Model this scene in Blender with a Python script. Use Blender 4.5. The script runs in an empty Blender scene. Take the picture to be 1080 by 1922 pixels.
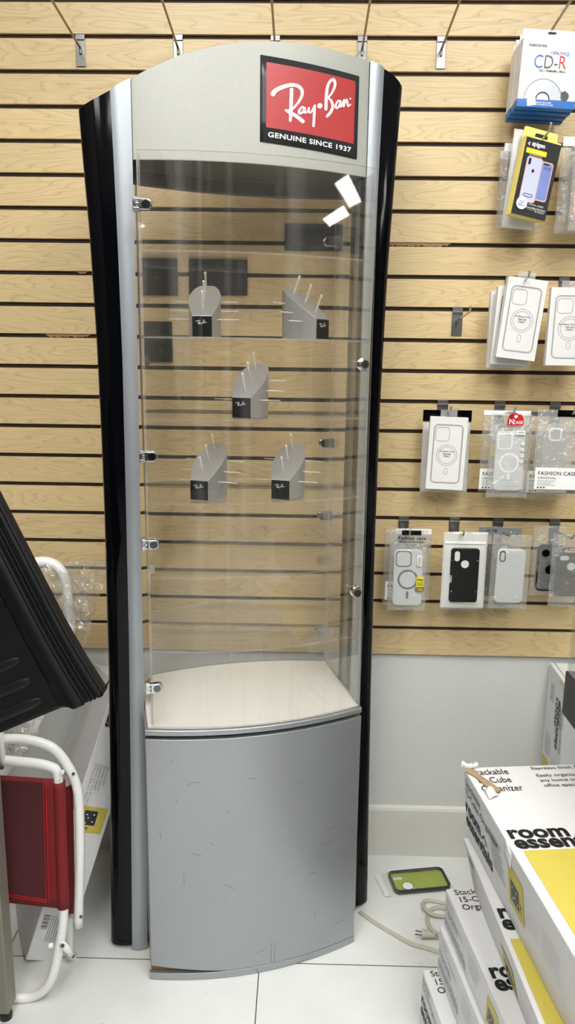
import bpy, bmesh, math, random
from mathutils import Vector, Matrix, noise as mnoise
random.seed(7)
scn = bpy.context.scene
COL = scn.collection
PI = math.pi

# ------------------------------------------------------------------ materials
def srgb(r, g, b):
    f = lambda c: (c / 255 / 12.92) if c / 255 <= 0.04045 else ((c / 255 + 0.055) / 1.055) ** 2.4
    return (f(r), f(g), f(b), 1.0)

def new_mat(name):
    m = bpy.data.materials.new(name); m.use_nodes = True
    nt = m.node_tree; nt.nodes.clear()
    out = nt.nodes.new('ShaderNodeOutputMaterial')
    return m, nt, out

def N(nt, kind, **kw):
    n = nt.nodes.new(kind)
    for k, v in kw.items():
        if k.startswith('i_'):
            key = k[2:]
            key = int(key) if key.isdigit() else key.replace('_', ' ')
            n.inputs[key].default_value = v
        else:
            setattr(n, k, v)
    return n

def solid(name, col, rough=0.5, metal=0.0, var=0.06, scale=40.0, bump=0.0, coat=0.0, spec=0.5, stretch=(1, 1, 1)):
    """principled surface with a little procedural variation in tone and roughness"""
    m, nt, out = new_mat(name)
    p = N(nt, 'ShaderNodeBsdfPrincipled')
    tc = N(nt, 'ShaderNodeTexCoord')
    mp = N(nt, 'ShaderNodeMapping'); mp.inputs['Scale'].default_value = stretch
    nt.links.new(tc.outputs['Object'], mp.inputs['Vector'])
    nz = N(nt, 'ShaderNodeTexNoise'); nz.inputs['Scale'].default_value = scale; nz.inputs['Detail'].default_value = 4
    nt.links.new(mp.outputs[0], nz.inputs['Vector'])
    mx = N(nt, 'ShaderNodeMix', data_type='RGBA')
    mx.inputs['A'].default_value = tuple(c * (1 - var) for c in col[:3]) + (1,)
    mx.inputs['B'].default_value = tuple(min(1, c * (1 + var)) for c in col[:3]) + (1,)
    nt.links.new(nz.outputs['Fac'], mx.inputs['Factor'])
    nt.links.new(mx.outputs['Result'], p.inputs['Base Color'])
    p.inputs['Roughness'].default_value = rough
    p.inputs['Metallic'].default_value = metal
    p.inputs['Coat Weight'].default_value = coat
    p.inputs['Coat Roughness'].default_value = 0.05
    p.inputs['Specular IOR Level'].default_value = spec
    if bump:
        b = N(nt, 'ShaderNodeBump'); b.inputs['Strength'].default_value = bump; b.inputs['Distance'].default_value = 0.002
        nt.links.new(nz.outputs['Fac'], b.inputs['Height']); nt.links.new(b.outputs[0], p.inputs['Normal'])
    nt.links.new(p.outputs[0], out.inputs['Surface'])
    return m

def film(name, tint=(0.97, 0.97, 0.95), haze=0.05, haze_col=(0.8, 0.8, 0.78), rough=0.03, ior=1.45, streak=0.0, wrinkle=0.0, wscale=30.0, gl=1.0):
    """clear sheet: light goes straight through, Fresnel gloss on top, some milky haze, optional upright pale streaks and wrinkles"""
    m, nt, out = new_mat(name)
    tc = N(nt, 'ShaderNodeTexCoord')
    tr = N(nt, 'ShaderNodeBsdfTransparent'); tr.inputs[0].default_value = tuple(tint) + (1,)
    df = N(nt, 'ShaderNodeBsdfDiffuse'); df.inputs[0].default_value = tuple(haze_col) + (1,)
    gs = N(nt, 'ShaderNodeBsdfGlossy'); gs.inputs['Roughness'].default_value = rough; gs.inputs[0].default_value = (gl, gl, gl, 1)
    fr = N(nt, 'ShaderNodeFresnel')
    ge = N(nt, 'ShaderNodeNewGeometry')       # same reflectance on both faces of the thin sheet
    io = N(nt, 'ShaderNodeMapRange'); io.inputs['To Min'].default_value = ior; io.inputs['To Max'].default_value = 1.0 / ior
    nt.links.new(ge.outputs['Backfacing'], io.inputs['Value']); nt.links.new(io.outputs[0], fr.inputs['IOR'])
    m1 = N(nt, 'ShaderNodeMixShader'); m1.inputs[0].default_value = haze
    nt.links.new(tr.outputs[0], m1.inputs[1]); nt.links.new(df.outputs[0], m1.inputs[2])
    if streak:
        mp = N(nt, 'ShaderNodeMapping'); mp.inputs['Scale'].default_value = (30, 30, 1.1)
        nt.links.new(tc.outputs['Object'], mp.inputs['Vector'])
        nz = N(nt, 'ShaderNodeTexNoise'); nz.inputs['Scale'].default_value = 1.0; nz.inputs['Detail'].default_value = 3; nz.inputs['Distortion'].default_value = 0.4
        nt.links.new(mp.outputs[0], nz.inputs['Vector'])
        rp = N(nt, 'ShaderNodeMapRange'); rp.inputs['From Min'].default_value = 0.5; rp.inputs['From Max'].default_value = 0.72
        rp.inputs['To Min'].default_value = haze; rp.inputs['To Max'].default_value = haze + streak
        nt.links.new(nz.outputs['Fac'], rp.inputs['Value']); nt.links.new(rp.outputs[0], m1.inputs[0])
    m2 = N(nt, 'ShaderNodeMixShader')
    nt.links.new(fr.outputs[0], m2.inputs[0]); nt.links.new(m1.outputs[0], m2.inputs[1]); nt.links.new(gs.outputs[0], m2.inputs[2])
    if wrinkle:
        nz = N(nt, 'ShaderNodeTexNoise'); nz.inputs['Scale'].default_value = wscale; nz.inputs['Detail'].default_value = 3; nz.inputs['Distortion'].default_value = 1.2
        nt.links.new(tc.outputs['Object'], nz.inputs['Vector'])
        b = N(nt, 'ShaderNodeBump'); b.inputs['Strength'].default_value = wrinkle; b.inputs['Distance'].default_value = 0.02
        nt.links.new(nz.outputs['Fac'], b.inputs['Height'])
        nt.links.new(b.outputs[0], gs.inputs['Normal']); nt.links.new(b.outputs[0], fr.inputs['Normal'])
    nt.links.new(m2.outputs[0], out.inputs['Surface'])
    return m

def maple(name):
    m, nt, out = new_mat(name)
    p = N(nt, 'ShaderNodeBsdfPrincipled'); p.inputs['Roughness'].default_value = 0.42
    tc = N(nt, 'ShaderNodeTexCoord')
    sx = N(nt, 'ShaderNodeSeparateXYZ'); nt.links.new(tc.outputs['Object'], sx.inputs[0])
    dv = N(nt, 'ShaderNodeMath', operation='MULTIPLY_ADD'); dv.inputs[1].default_value = 1 / 0.0762; dv.inputs[2].default_value = -0.621 / 0.0762 + 20
    nt.links.new(sx.outputs['Z'], dv.inputs[0])
    fl = N(nt, 'ShaderNodeMath', operation='FLOOR'); nt.links.new(dv.outputs[0], fl.inputs[0])
    wn = N(nt, 'ShaderNodeTexWhiteNoise', noise_dimensions='1D'); nt.links.new(fl.outputs[0], wn.inputs['W'])
    ofs = N(nt, 'ShaderNodeMath', operation='MULTIPLY'); ofs.inputs[1].default_value = 37.0; nt.links.new(wn.outputs['Value'], ofs.inputs[0])
    ax = N(nt, 'ShaderNodeMath', operation='ADD'); nt.links.new(sx.outputs['X'], ax.inputs[0]); nt.links.new(ofs.outputs[0], ax.inputs[1])
    cx = N(nt, 'ShaderNodeCombineXYZ')
    mxx = N(nt, 'ShaderNodeMath', operation='MULTIPLY'); mxx.inputs[1].default_value = 1.9; nt.links.new(ax.outputs[0], mxx.inputs[0])
    mz = N(nt, 'ShaderNodeMath', operation='MULTIPLY'); mz.inputs[1].default_value = 13.0; nt.links.new(sx.outputs['Z'], mz.inputs[0])
    nt.links.new(mxx.outputs[0], cx.inputs[0]); nt.links.new(mz.outputs[0], cx.inputs[2])
    nz = N(nt, 'ShaderNodeTexNoise'); nz.inputs['Scale'].default_value = 1.0; nz.inputs['Detail'].default_value = 2.6; nz.inputs['Roughness'].default_value = 0.45
    nt.links.new(cx.outputs[0], nz.inputs['Vector'])
    # growth-ring contours
    mu = N(nt, 'ShaderNodeMath', operation='MULTIPLY'); mu.inputs[1].default_value = 24.0; nt.links.new(nz.outputs['Fac'], mu.inputs[0])
    fc = N(nt, 'ShaderNodeMath', operation='FRACT'); nt.links.new(mu.outputs[0], fc.inputs[0])
    cr = N(nt, 'ShaderNodeValToRGB')
    e = cr.color_ramp.elements
    e[0].position = 0.0; e[0].color = (0.72, 0.69, 0.64, 1); e[1].position = 1.0; e[1].color = (0.92, 0.91, 0.89, 1)
    a = cr.color_ramp.elements.new(0.10); a.color = (0.88, 0.87, 0.85, 1)
    a = cr.color_ramp.elements.new(0.3); a.color = (1, 1, 1, 1)
    nt.links.new(fc.outputs[0], cr.inputs[0])
    # fine pores
    cp = N(nt, 'ShaderNodeCombineXYZ')
    m5 = N(nt, 'ShaderNodeMath', operation='MULTIPLY'); m5.inputs[1].default_value = 12; nt.links.new(ax.outputs[0], m5.inputs[0])
    m6 = N(nt, 'ShaderNodeMath', operation='MULTIPLY'); m6.inputs[1].default_value = 260; nt.links.new(sx.outputs['Z'], m6.inputs[0])
    nt.links.new(m5.outputs[0], cp.inputs[0]); nt.links.new(m6.outputs[0], cp.inputs[2])
    n2 = N(nt, 'ShaderNodeTexNoise'); n2.inputs['Scale'].default_value = 1.0; n2.inputs['Detail'].default_value = 2
    nt.links.new(cp.outputs[0], n2.inputs['Vector'])
    c1 = N(nt, 'ShaderNodeMix', data_type='RGBA'); c1.inputs['A'].default_value = srgb(203, 178, 131); c1.inputs['B'].default_value = srgb(225, 202, 156)
    nt.links.new(n2.outputs['Fac'], c1.inputs['Factor'])
    # patchy warmth
    n3 = N(nt, 'ShaderNodeTexNoise'); n3.inputs['Scale'].default_value = 3.0; nt.links.new(cx.outputs[0], n3.inputs['Vector'])
    c2 = N(nt, 'ShaderNodeMix', data_type='RGBA', blend_type='MULTIPLY'); c2.inputs['Factor'].default_value = 1.0
    nt.links.new(c1.outputs['Result'], c2.inputs['A']); nt.links.new(cr.outputs[0], c2.inputs['B'])
    # each plank a slightly different tone
    pr = N(nt, 'ShaderNodeMapRange'); pr.inputs['To Min'].default_value = 0.93; pr.inputs['To Max'].default_value = 1.05
    nt.links.new(wn.outputs['Value'], pr.inputs['Value'])
    c3 = N(nt, 'ShaderNodeMix', data_type='RGBA', blend_type='MULTIPLY'); c3.inputs['Factor'].default_value = 1.0
    nt.links.new(c2.outputs['Result'], c3.inputs['A']); nt.links.new(pr.outputs[0], c3.inputs['B'])
    nt.links.new(c3.outputs['Result'], p.inputs['Base Color'])
    nt.links.new(p.outputs[0], out.inputs['Surface'])
    return m

def tile_floor(name):
    m, nt, out = new_mat(name)
    p = N(nt, 'ShaderNodeBsdfPrincipled'); p.inputs['Roughness'].default_value = 0.28; p.inputs['Specular IOR Level'].default_value = 0.35
    tc = N(nt, 'ShaderNodeTexCoord'); sx = N(nt, 'ShaderNodeSeparateXYZ'); nt.links.new(tc.outputs['Object'], sx.inputs[0])
    def line(axis, off):
        a = N(nt, 'ShaderNodeMath', operation='ADD'); a.inputs[1].default_value = off; nt.links.new(sx.outputs[axis], a.inputs[0])
        b = N(nt, 'ShaderNodeMath', operation='PINGPONG'); b.inputs[1].default_value = 0.305; nt.links.new(a.outputs[0], b.inputs[0])
        c = N(nt, 'ShaderNodeMath', operation='LESS_THAN'); c.inputs[1].default_value = 0.0013; nt.links.new(b.outputs[0], c.inputs[0])
        return c
    l1, l2 = line('X', 0.0790), line('Y', 0.4040)
    mx = N(nt, 'ShaderNodeMath', operation='MAXIMUM'); nt.links.new(l1.outputs[0], mx.inputs[0]); nt.links.new(l2.outputs[0], mx.inputs[1])
    nz = N(nt, 'ShaderNodeTexNoise'); nz.inputs['Scale'].default_value = 9; nz.inputs['Detail'].default_value = 6; nt.links.new(tc.outputs['Object'], nz.inputs['Vector'])
    base = N(nt, 'ShaderNodeMix', data_type='RGBA'); base.inputs['A'].default_value = srgb(205, 206, 203); base.inputs['B'].default_value = srgb(224, 226, 223)
    nt.links.new(nz.outputs['Fac'], base.inputs['Factor'])
    # specks of dirt
    vz = N(nt, 'ShaderNodeTexNoise'); vz.inputs['Scale'].default_value = 70; vz.inputs['Detail'].default_value = 2; nt.links.new(tc.outputs['Object'], vz.inputs['Vector'])
    th = N(nt, 'ShaderNodeMapRange'); th.inputs['From Min'].default_value = 0.735; th.inputs['From Max'].default_value = 0.78; th.inputs['To Max'].default_value = 0.6
    nt.links.new(vz.outputs['Fac'], th.inputs['Value'])
    dm = N(nt, 'ShaderNodeMix', data_type='RGBA'); dm.inputs['B'].default_value = srgb(90, 84, 74)
    nt.links.new(th.outputs[0], dm.inputs['Factor']); nt.links.new(base.outputs['Result'], dm.inputs['A'])
    gm = N(nt, 'ShaderNodeMix', data_type='RGBA'); gm.inputs['B'].default_value = srgb(70, 66, 60)
    nt.links.new(mx.outputs[0], gm.inputs['Factor']); nt.links.new(dm.outputs['Result'], gm.inputs['A'])
    nt.links.new(gm.outputs['Result'], p.inputs['Base Color'])
    nt.links.new(p.outputs[0], out.inputs['Surface'])
    return m

def scuffed(name, col, rough, metal, scuff, grain=220.0):
    """painted metal-look panel with fine sparkle and a few dark scuff marks of their own shape"""
    m, nt, out = new_mat(name)
    p = N(nt, 'ShaderNodeBsdfPrincipled'); p.inputs['Roughness'].default_value = rough; p.inputs['Metallic'].default_value = metal
    tc = N(nt, 'ShaderNodeTexCoord')
    nz = N(nt, 'ShaderNodeTexNoise'); nz.inputs['Scale'].default_value = grain; nz.inputs['Detail'].default_value = 2; nt.links.new(tc.outputs['Object'], nz.inputs['Vector'])
    mx = N(nt, 'ShaderNodeMix', data_type='RGBA'); mx.inputs['A'].default_value = tuple(c * 0.93 for c in col[:3]) + (1,); mx.inputs['B'].default_value = tuple(min(1, c * 1.07) for c in col[:3]) + (1,)
    nt.links.new(nz.outputs['Fac'], mx.inputs['Factor'])
    mp = N(nt, 'ShaderNodeMapping'); mp.inputs['Scale'].default_value = (26, 26, 150); mp.inputs['Rotation'].default_value = (0, 0.35, 0)
    nt.links.new(tc.outputs['Object'], mp.inputs['Vector'])
    n2 = N(nt, 'ShaderNodeTexNoise'); n2.inputs['Scale'].default_value = 1.0; n2.inputs['Detail'].default_value = 2.0; n2.inputs['Distortion'].default_value = 0.3
    nt.links.new(mp.outputs[0], n2.inputs['Vector'])
    mr = N(nt, 'ShaderNodeMapRange'); mr.inputs['From Min'].default_value = 0.69; mr.inputs['From Max'].default_value = 0.75; mr.inputs['To Max'].default_value = scuff
    nt.links.new(n2.outputs['Fac'], mr.inputs['Value'])
    m3 = N(nt, 'ShaderNodeMix', data_type='RGBA'); m3.inputs['B'].default_value = srgb(70, 70, 68)
    nt.links.new(mr.outputs[0], m3.inputs['Factor']); nt.links.new(mx.outputs['Result'], m3.inputs['A'])
    nt.links.new(m3.outputs['Result'], p.inputs['Base Color'])
    nt.links.new(p.outputs[0], out.inputs['Surface'])
    return m

def emitter(name, col, strength):
    m, nt, out = new_mat(name)
    e = N(nt, 'ShaderNodeEmission'); e.inputs[0].default_value = col; e.inputs[1].default_value = strength
    nt.links.new(e.outputs[0], out.inputs['Surface'])
    return m

M = {}
M['maple'] = maple('maple laminate')
M['groove'] = solid('dark groove liner', srgb(52, 36, 26), 0.7)
M['chip'] = solid('raw chipboard', srgb(150, 118, 80), 0.9, var=0.4, scale=300, bump=0.6)
M['wall'] = solid('white wall paint', srgb(205, 207, 204), 0.55, var=0.03, scale=60, bump=0.08)
M['skirt'] = solid('white tile skirting', srgb(212, 211, 203), 0.4, var=0.03, scale=20)
M['floor'] = tile_floor('white floor tiles')
M['shopwall'] = solid('darkened unseen shop wall', srgb(92, 85, 76), 0.7, var=0.3, scale=5)  # unseen walls darkened to cut bounce light and keep black reflections deep
M['ceil'] = solid('ceiling paint', srgb(225, 225, 220), 0.8)
M['lamp'] = emitter('lamp diffuser', (1.0, 0.992, 0.97, 1), 1.0)
M['header'] = scuffed('warm silver header paint', srgb(160, 161, 154), 0.5, 0.15, 0.0)
M['door'] = scuffed('silver door paint', srgb(164, 168, 171), 0.34, 0.75, 0.0)
M['silver'] = solid('brushed silver trim', srgb(160, 166, 172), 0.40, 0.55, var=0.05, scale=60, stretch=(1, 1, 0.05))
M['post'] = solid('silver post', srgb(160, 160, 155), 0.45, 0.4)
M['gloss_black'] = solid('gloss black shell', srgb(4, 5, 8), 0.08, var=0.1, spec=0.2)
M['black'] = solid('black plastic', srgb(14, 15, 17), 0.38)
M['acrylic'] = film('clear acrylic', tint=(0.985, 0.982, 0.975), haze=0.006, haze_col=(0.8, 0.79, 0.76), rough=0.02, ior=1.42, streak=0.035)
M['shelf'] = film('clear shelf acrylic', tint=(0.98, 0.978, 0.97), haze=0.012, rough=0.03, ior=1.45)
M['edge'] = film('polished acrylic edge', tint=(0.84, 0.82, 0.77), haze=0.12, haze_col=(0.85, 0.85, 0.8), rough=0.15)
M['rod'] = film('clear rod acrylic', tint=(0.95, 0.95, 0.94), haze=0.30, haze_col=(0.95, 0.95, 0.95), rough=0.05, ior=1.7)
M['deck'] = solid('white deck', srgb(225, 224, 220), 0.35, var=0.02)
M['faintscuff'] = solid('scuff mark', srgb(112, 114, 114), 0.6)
M['underside'] = solid('shaded header underside', srgb(74, 70, 63), 0.4)  # shade below the header put into the colour of its bottom faces
M['darkchrome'] = solid('dark chrome', srgb(96, 100, 104), 0.08, 1.0)
M['chrome'] = solid('chrome', srgb(196, 198, 201), 0.10, 1.0, var=0.02)
M['steel'] = solid('zinc steel', srgb(128, 128, 127), 0.34, 0.9, var=0.08)
M['wire'] = solid('hook wire', srgb(150, 136, 116), 0.25, 0.8, var=0.05)
M['brushed'] = solid('brushed aluminium sheet', srgb(172, 172, 171), 0.36, 0.6, var=0.08, scale=90, stretch=(1, 1, 0.03))
M['signblack'] = solid('sign black', srgb(38, 39, 42), 0.35)
M['red'] = solid('sign red', srgb(164, 50, 50), 0.36, var=0.06, scale=200)
M['white'] = solid('white print', srgb(240, 240, 238), 0.45, var=0.02)
M['ink'] = solid('black ink', srgb(18, 18, 19), 0.5)
M['greyink'] = solid('grey ink', srgb(120, 122, 126), 0.5)
M['faintink'] = solid('faint grey ink', srgb(176, 178, 182), 0.5)
M['card'] = solid('white printed carton', srgb(217, 217, 218), 0.5, var=0.025, scale=14, bump=0.05)
M['kraft'] = solid('torn cardboard', srgb(158, 136, 104), 0.9, var=0.2, scale=120, bump=0.4)
M['yellow'] = solid('mustard print', srgb(200, 184, 82), 0.5, var=0.03)
M['paper'] = solid('white package card', srgb(220, 220, 218), 0.4, var=0.02)
M['blue'] = solid('blue carton', srgb(24, 104, 186), 0.4)
M['pouch'] = film('clear pouch', tint=(0.93, 0.93, 0.92), haze=0.13, haze_col=(0.85, 0.86, 0.86), rough=0.1, ior=1.5, wrinkle=0.5, wscale=42)
M['frost'] = film('milky pouch', tint=(0.8, 0.8, 0.78), haze=0.62, haze_col=(0.86, 0.86, 0.82), rough=0.15, ior=1.45, wrinkle=0.35, wscale=30)
M['wrap'] = film('crumpled wrap', tint=(0.86, 0.85, 0.83), haze=0.15, haze_col=(0.85, 0.84, 0.8), rough=0.1, ior=1.7, wrinkle=0.9, wscale=26)
M['bagclear'] = film('thin clear bag', tint=(0.96, 0.96, 0.95), haze=0.04, rough=0.08, ior=1.3, wrinkle=0.3, wscale=40)
M['casegrey'] = solid('frosted case', srgb(205, 207, 208), 0.35, var=0.05, scale=30)
M['caseclear'] = film('clear case', tint=(0.9, 0.9, 0.9), haze=0.2, haze_col=(0.9, 0.9, 0.9), rough=0.08, ior=1.5)
M['casesmoke'] = film('smoke case', tint=(0.42, 0.41, 0.4), haze=0.25, haze_col=(0.25, 0.25, 0.24), rough=0.2)
M['graphite'] = solid('graphite ring', srgb(74, 76, 80), 0.35)
M['pink'] = solid('rose case', srgb(214, 170, 158), 0.3)
M['mauve'] = solid('mauve case', srgb(120, 96, 116), 0.4)
M['phoneviolet'] = solid('phone picture lilac', srgb(190, 196, 224), 0.4, var=0.12, scale=14)
M['phoneblue'] = solid('phone picture blue', srgb(120, 136, 196), 0.4, var=0.3, scale=18)
M['label_yellow'] = solid('yellow sticker', srgb(226, 214, 40), 0.45)
M['boxyellow'] = solid('pale yellow carton', srgb(240, 222, 120), 0.45)
M['redcard'] = solid('red header card', srgb(196, 22, 36), 0.4)
M['green'] = solid('lime case back', srgb(150, 164, 40), 0.3, var=0.06)
M['navy'] = solid('navy bumper', srgb(30, 36, 48), 0.3)
M['cord'] = solid('ivory cord', srgb(186, 181, 167), 0.45)
M['redcloth'] = solid('red sling cloth', srgb(116, 15, 19), 0.75, var=0.12, scale=500, bump=0.1)
M['maroon'] = solid('maroon mesh cloth', srgb(74, 23, 29), 0.85, var=0.2, scale=600, bump=0.15)
M['whitemetal'] = solid('white enamelled tube', srgb(232, 232, 230), 0.3, var=0.03)
M['tray'] = solid('black moulded plastic', srgb(13, 14, 16), 0.45, var=0.15, scale=260, bump=0.06, spec=0.3)
M['greymetal'] = solid('grey painted metal', srgb(132, 128, 117), 0.4, 0.2)
M['charcoal'] = solid('charcoal laminate', srgb(52, 55, 56), 0.5)
M['glass'] = film('showcase glass', tint=(0.93, 0.95, 0.93), haze=0.01, rough=0.01)
M['disc'] = solid('disc picture', srgb(196, 200, 210), 0.3, var=0.25, scale=12)
M['sticker'] = solid('black plate', srgb(22, 23, 25), 0.33, var=0.2, scale=60)

# ------------------------------------------------------------------ mesh helpers
def link(name, bm, mats, parent=None, smooth=False, bev=0.0, seg=2, angle=35):
    me = bpy.data.meshes.new(name)
    bmesh.ops.recalc_face_normals(bm, faces=bm.faces)
    bm.to_mesh(me); bm.free()
    o = bpy.data.objects.new(name, me); COL.objects.link(o)
    for m in (mats if isinstance(mats, (list, tuple)) else [mats]):
        me.materials.append(M[m])
    if parent is not None:
        o.parent = parent
    if smooth:
        for p in me.polygons: p.use_smooth = True
    if bev:
        b = o.modifiers.new('bevel', 'BEVEL'); b.width = bev; b.segments = seg; b.limit_method = 'ANGLE'; b.angle_limit = math.radians(angle)
        for p in me.polygons: p.use_smooth = True
        w = o.modifiers.new('wn', 'WEIGHTED_NORMAL'); w.keep_sharp = True
    return o

def tag(o, label=None, cat=None, group=None, kind=None):
    if label: o['label'] = label
    if cat: o['category'] = cat
    if group: o['group'] = group
    if kind: o['kind'] = kind
    return o

def thing(name, label, cat, loc=(0, 0, 0), rot=(0, 0, 0), group=None, order='XYZ'):
    o = bpy.data.objects.new(name, None); COL.objects.link(o)
    o.empty_display_size = 0.02
    o.location = loc; o.rotation_euler = rot
    return tag(o, label, cat, group)

def box(bm, x0, x1, y0, y1, z0, z1, mi=0):
    vs = [bm.verts.new(c) for c in ((x0, y0, z0), (x1, y0, z0), (x1, y1, z0), (x0, y1, z0), (x0, y0, z1), (x1, y0, z1), (x1, y1, z1), (x0, y1, z1))]
    for f in ((0, 3, 2, 1), (4, 5, 6, 7), (0, 1, 5, 4), (1, 2, 6, 5), (2, 3, 7, 6), (3, 0, 4, 7)):
        bm.faces.new([vs[i] for i in f]).material_index = mi
    return vs

def prism(bm, poly, a, b, axes='xz', mi=0):
    """closed prism of a 2D polygon: axes names the polygon's plane, a..b the span on the third axis"""
    def mk(p, t):
        return {'xz': (p[0], t, p[1]), 'xy': (p[0], p[1], t), 'yz': (t, p[0], p[1])}[axes]
    v0 = [bm.verts.new(mk(p, a)) for p in poly]; v1 = [bm.verts.new(mk(p, b)) for p in poly]
    n = len(poly)
    for f in [v0[::-1], v1] + [[v0[i], v0[(i + 1) % n], v1[(i + 1) % n], v1[i]] for i in range(n)]:
        bm.faces.new(f).material_index = mi
    return v0 + v1

def ring(bm, po, pi_, a, b, mi=0):
    """frame between two outlines of the same length, in the xz plane"""
    n = len(po)
    A = [bm.verts.new((p[0], a, p[1])) for p in po]; B = [bm.verts.new((p[0], a, p[1])) for p in pi_]
    Cc = [bm.verts.new((p[0], b, p[1])) for p in po]; D = [bm.verts.new((p[0], b, p[1])) for p in pi_]
    for i in range(n):
        j = (i + 1) % n
        for f in ((A[i], A[j], B[j], B[i]), (Cc[i], D[i], D[j], Cc[j]), (A[i], Cc[i], Cc[j], A[j]), (B[i], B[j], D[j], D[i])):
            bm.faces.new(f).material_index = mi

def rrect(w, h, r, cx=0, cz=0, n=5):
    pts = []
    for (sx, sz, a0) in ((1, 1, 0), (-1, 1, 90), (-1, -1, 180), (1, -1, 270)):
        for k in range(n + 1):
            a = math.radians(a0 + 90 * k / n)
            pts.append((cx + sx * (w / 2 - r) + r * math.cos(a), cz + sz * (h / 2 - r) + r * math.sin(a)))
    return pts

def circ(r, cx=0, cz=0, n=28):
    return [(cx + r * math.cos(2 * PI * k / n), cz + r * math.sin(2 * PI * k / n)) for k in range(n)]

def catmull(pts, sub=6):
    P = [Vector(p) for p in pts]; out = []
    for i in range(len(P) - 1):
        p0, p1, p2, p3 = P[max(i - 1, 0)], P[i], P[i + 1], P[min(i + 2, len(P) - 1)]
        for k in range(sub):
            t = k / sub
            out.append(0.5 * ((2 * p1) + (p2 - p0) * t + (2 * p0 - 5 * p1 + 4 * p2 - p3) * t * t + (3 * p1 - p0 - 3 * p2 + p3) * t ** 3))
    out.append(P[-1]); return out

def tube(bm, pts, r, n=10, sub=0, caps=True, mi=0):
    P = catmull(pts, sub) if sub else [Vector(p) for p in pts]
    rings = []; up = None
    for i, p in enumerate(P):
        d = (P[min(i + 1, len(P) - 1)] - P[max(i - 1, 0)]).normalized()
        if up is None:
            up = Vector((0, 0, 1)) if abs(d.z) < 0.9 else Vector((0, 1, 0))
        s = d.cross(up)
        if s.length < 1e-5: s = d.orthogonal()
        s.normalize(); up = s.cross(d).normalized()
        rr = r[i] if isinstance(r, (list, tuple)) else r
        rings.append([bm.verts.new(p + rr * (math.cos(2 * PI * k / n) * s + math.sin(2 * PI * k / n) * up)) for k in range(n)])
    for a, b in zip(rings, rings[1:]):
        for k in range(n):
            bm.faces.new((a[k], a[(k + 1) % n], b[(k + 1) % n], b[k])).material_index = mi
    if caps:
        bm.faces.new(rings[0][::-1]).material_index = mi; bm.faces.new(rings[-1]).material_index = mi

def grid(bm, fn, nu, nv, mi=0, closed=False):
    V = [[bm.verts.new(fn(i / nu, j / nv)) for j in range(nv + 1)] for i in range(nu + 1)]
    for i in range(nu):
        for j in range(nv):
            bm.faces.new((V[i][j], V[i + 1][j], V[i + 1][j + 1], V[i][j + 1])).material_index = mi
    return V

_font_cache = {}
def text_verts(s, size, bold=0.0, space=1.0, align='CENTER', xs=1.0):
    key = (s, size, bold, space, align, xs)
    if key in _font_cache: return _font_cache[key]
    cu = bpy.data.curves.new('lettering', 'FONT'); cu.body = s; cu.size = 1.0; cu.offset = bold; cu.space_character = space
    cu.align_x = align; cu.resolution_u = 3; cu.fill_mode = 'FRONT'
    o = bpy.data.objects.new('lettering', cu); COL.objects.link(o)
    dg = bpy.context.evaluated_depsgraph_get()
    me = bpy.data.meshes.new_from_object(o.evaluated_get(dg))
    r = ([(v.co.x * xs * size, v.co.y * size) for v in me.vertices], [tuple(p.vertices) for p in me.polygons])
    bpy.data.objects.remove(o); bpy.data.curves.remove(cu); bpy.data.meshes.remove(me)
    _font_cache[key] = r
    return r

def text(bm, s, size, place, bold=0.0, space=1.0, align='CENTER', xs=1.0, mi=0):
    """flat letters; place(x, y) gives the 3D point of each outline vertex"""
    vs, fs = text_verts(s, size, bold, space, align, xs)
    V = [bm.verts.new(place(x, y)) for x, y in vs]
    for f in fs:
        try: bm.faces.new([V[i] for i in f]).material_index = mi
        except ValueError: pass

def stroke(bm, pts, place, sub=6, mi=0):
    """brush stroke of varying width through (x, y, width) points, round ends"""
    P = catmull(pts, sub); L = []; Rr = []
    for i, p in enumerate(P):
        d = P[min(i + 1, len(P) - 1)] - P[max(i - 1, 0)]; d = Vector((d.x, d.y)).normalized() if d.length > 1e-9 else Vector((1, 0))
        nrm = Vector((-d.y, d.x)) * p.z / 2
        L.append((p.x + nrm.x, p.y + nrm.y)); Rr.append((p.x - nrm.x, p.y - nrm.y))
    lv = [bm.verts.new(place(*q)) for q in L]; rv = [bm.verts.new(place(*q)) for q in Rr]
    for i in range(len(P) - 1):
        bm.faces.new((lv[i], lv[i + 1], rv[i + 1], rv[i])).material_index = mi
    for e in (0, -1):
        p = P[e]; disc(bm, p.x, p.y, p.z / 2 * 0.96, place, mi)

def disc(bm, x, y, r, place, mi=0, n=14):
    bm.faces.new([bm.verts.new(place(x + r * math.cos(2 * PI * k / n), y + r * math.sin(2 * PI * k / n))) for k in range(n)]).material_index = mi

def front(cx=0.0, cz=0.0, y=0.0, rot=0.0, k=1.0):
    """placer for print on a face that looks towards -y"""
    c, s = math.cos(rot) * k, math.sin(rot) * k
    return lambda a, b: (cx + a * c - b * s, y, cz + a * s + b * c)

def line2(bm, pts, w, place, closed=False, mi=0):
    P = [Vector((p[0], p[1])) for p in pts]; n = len(P); L = []; Rr = []
    for i in range(n):
        a = P[(i - 1) % n] if (closed or i > 0) else P[i]; b = P[(i + 1) % n] if (closed or i < n - 1) else P[i]
        d = (b - a).normalized(); nn = Vector((-d.y, d.x)) * w / 2
        L.append(bm.verts.new(place(*(P[i] + nn)))); Rr.append(bm.verts.new(place(*(P[i] - nn))))
    for i in range(n if closed else n - 1):
        j = (i + 1) % n
        bm.faces.new((L[i], L[j], Rr[j], Rr[i])).material_index = mi

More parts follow.
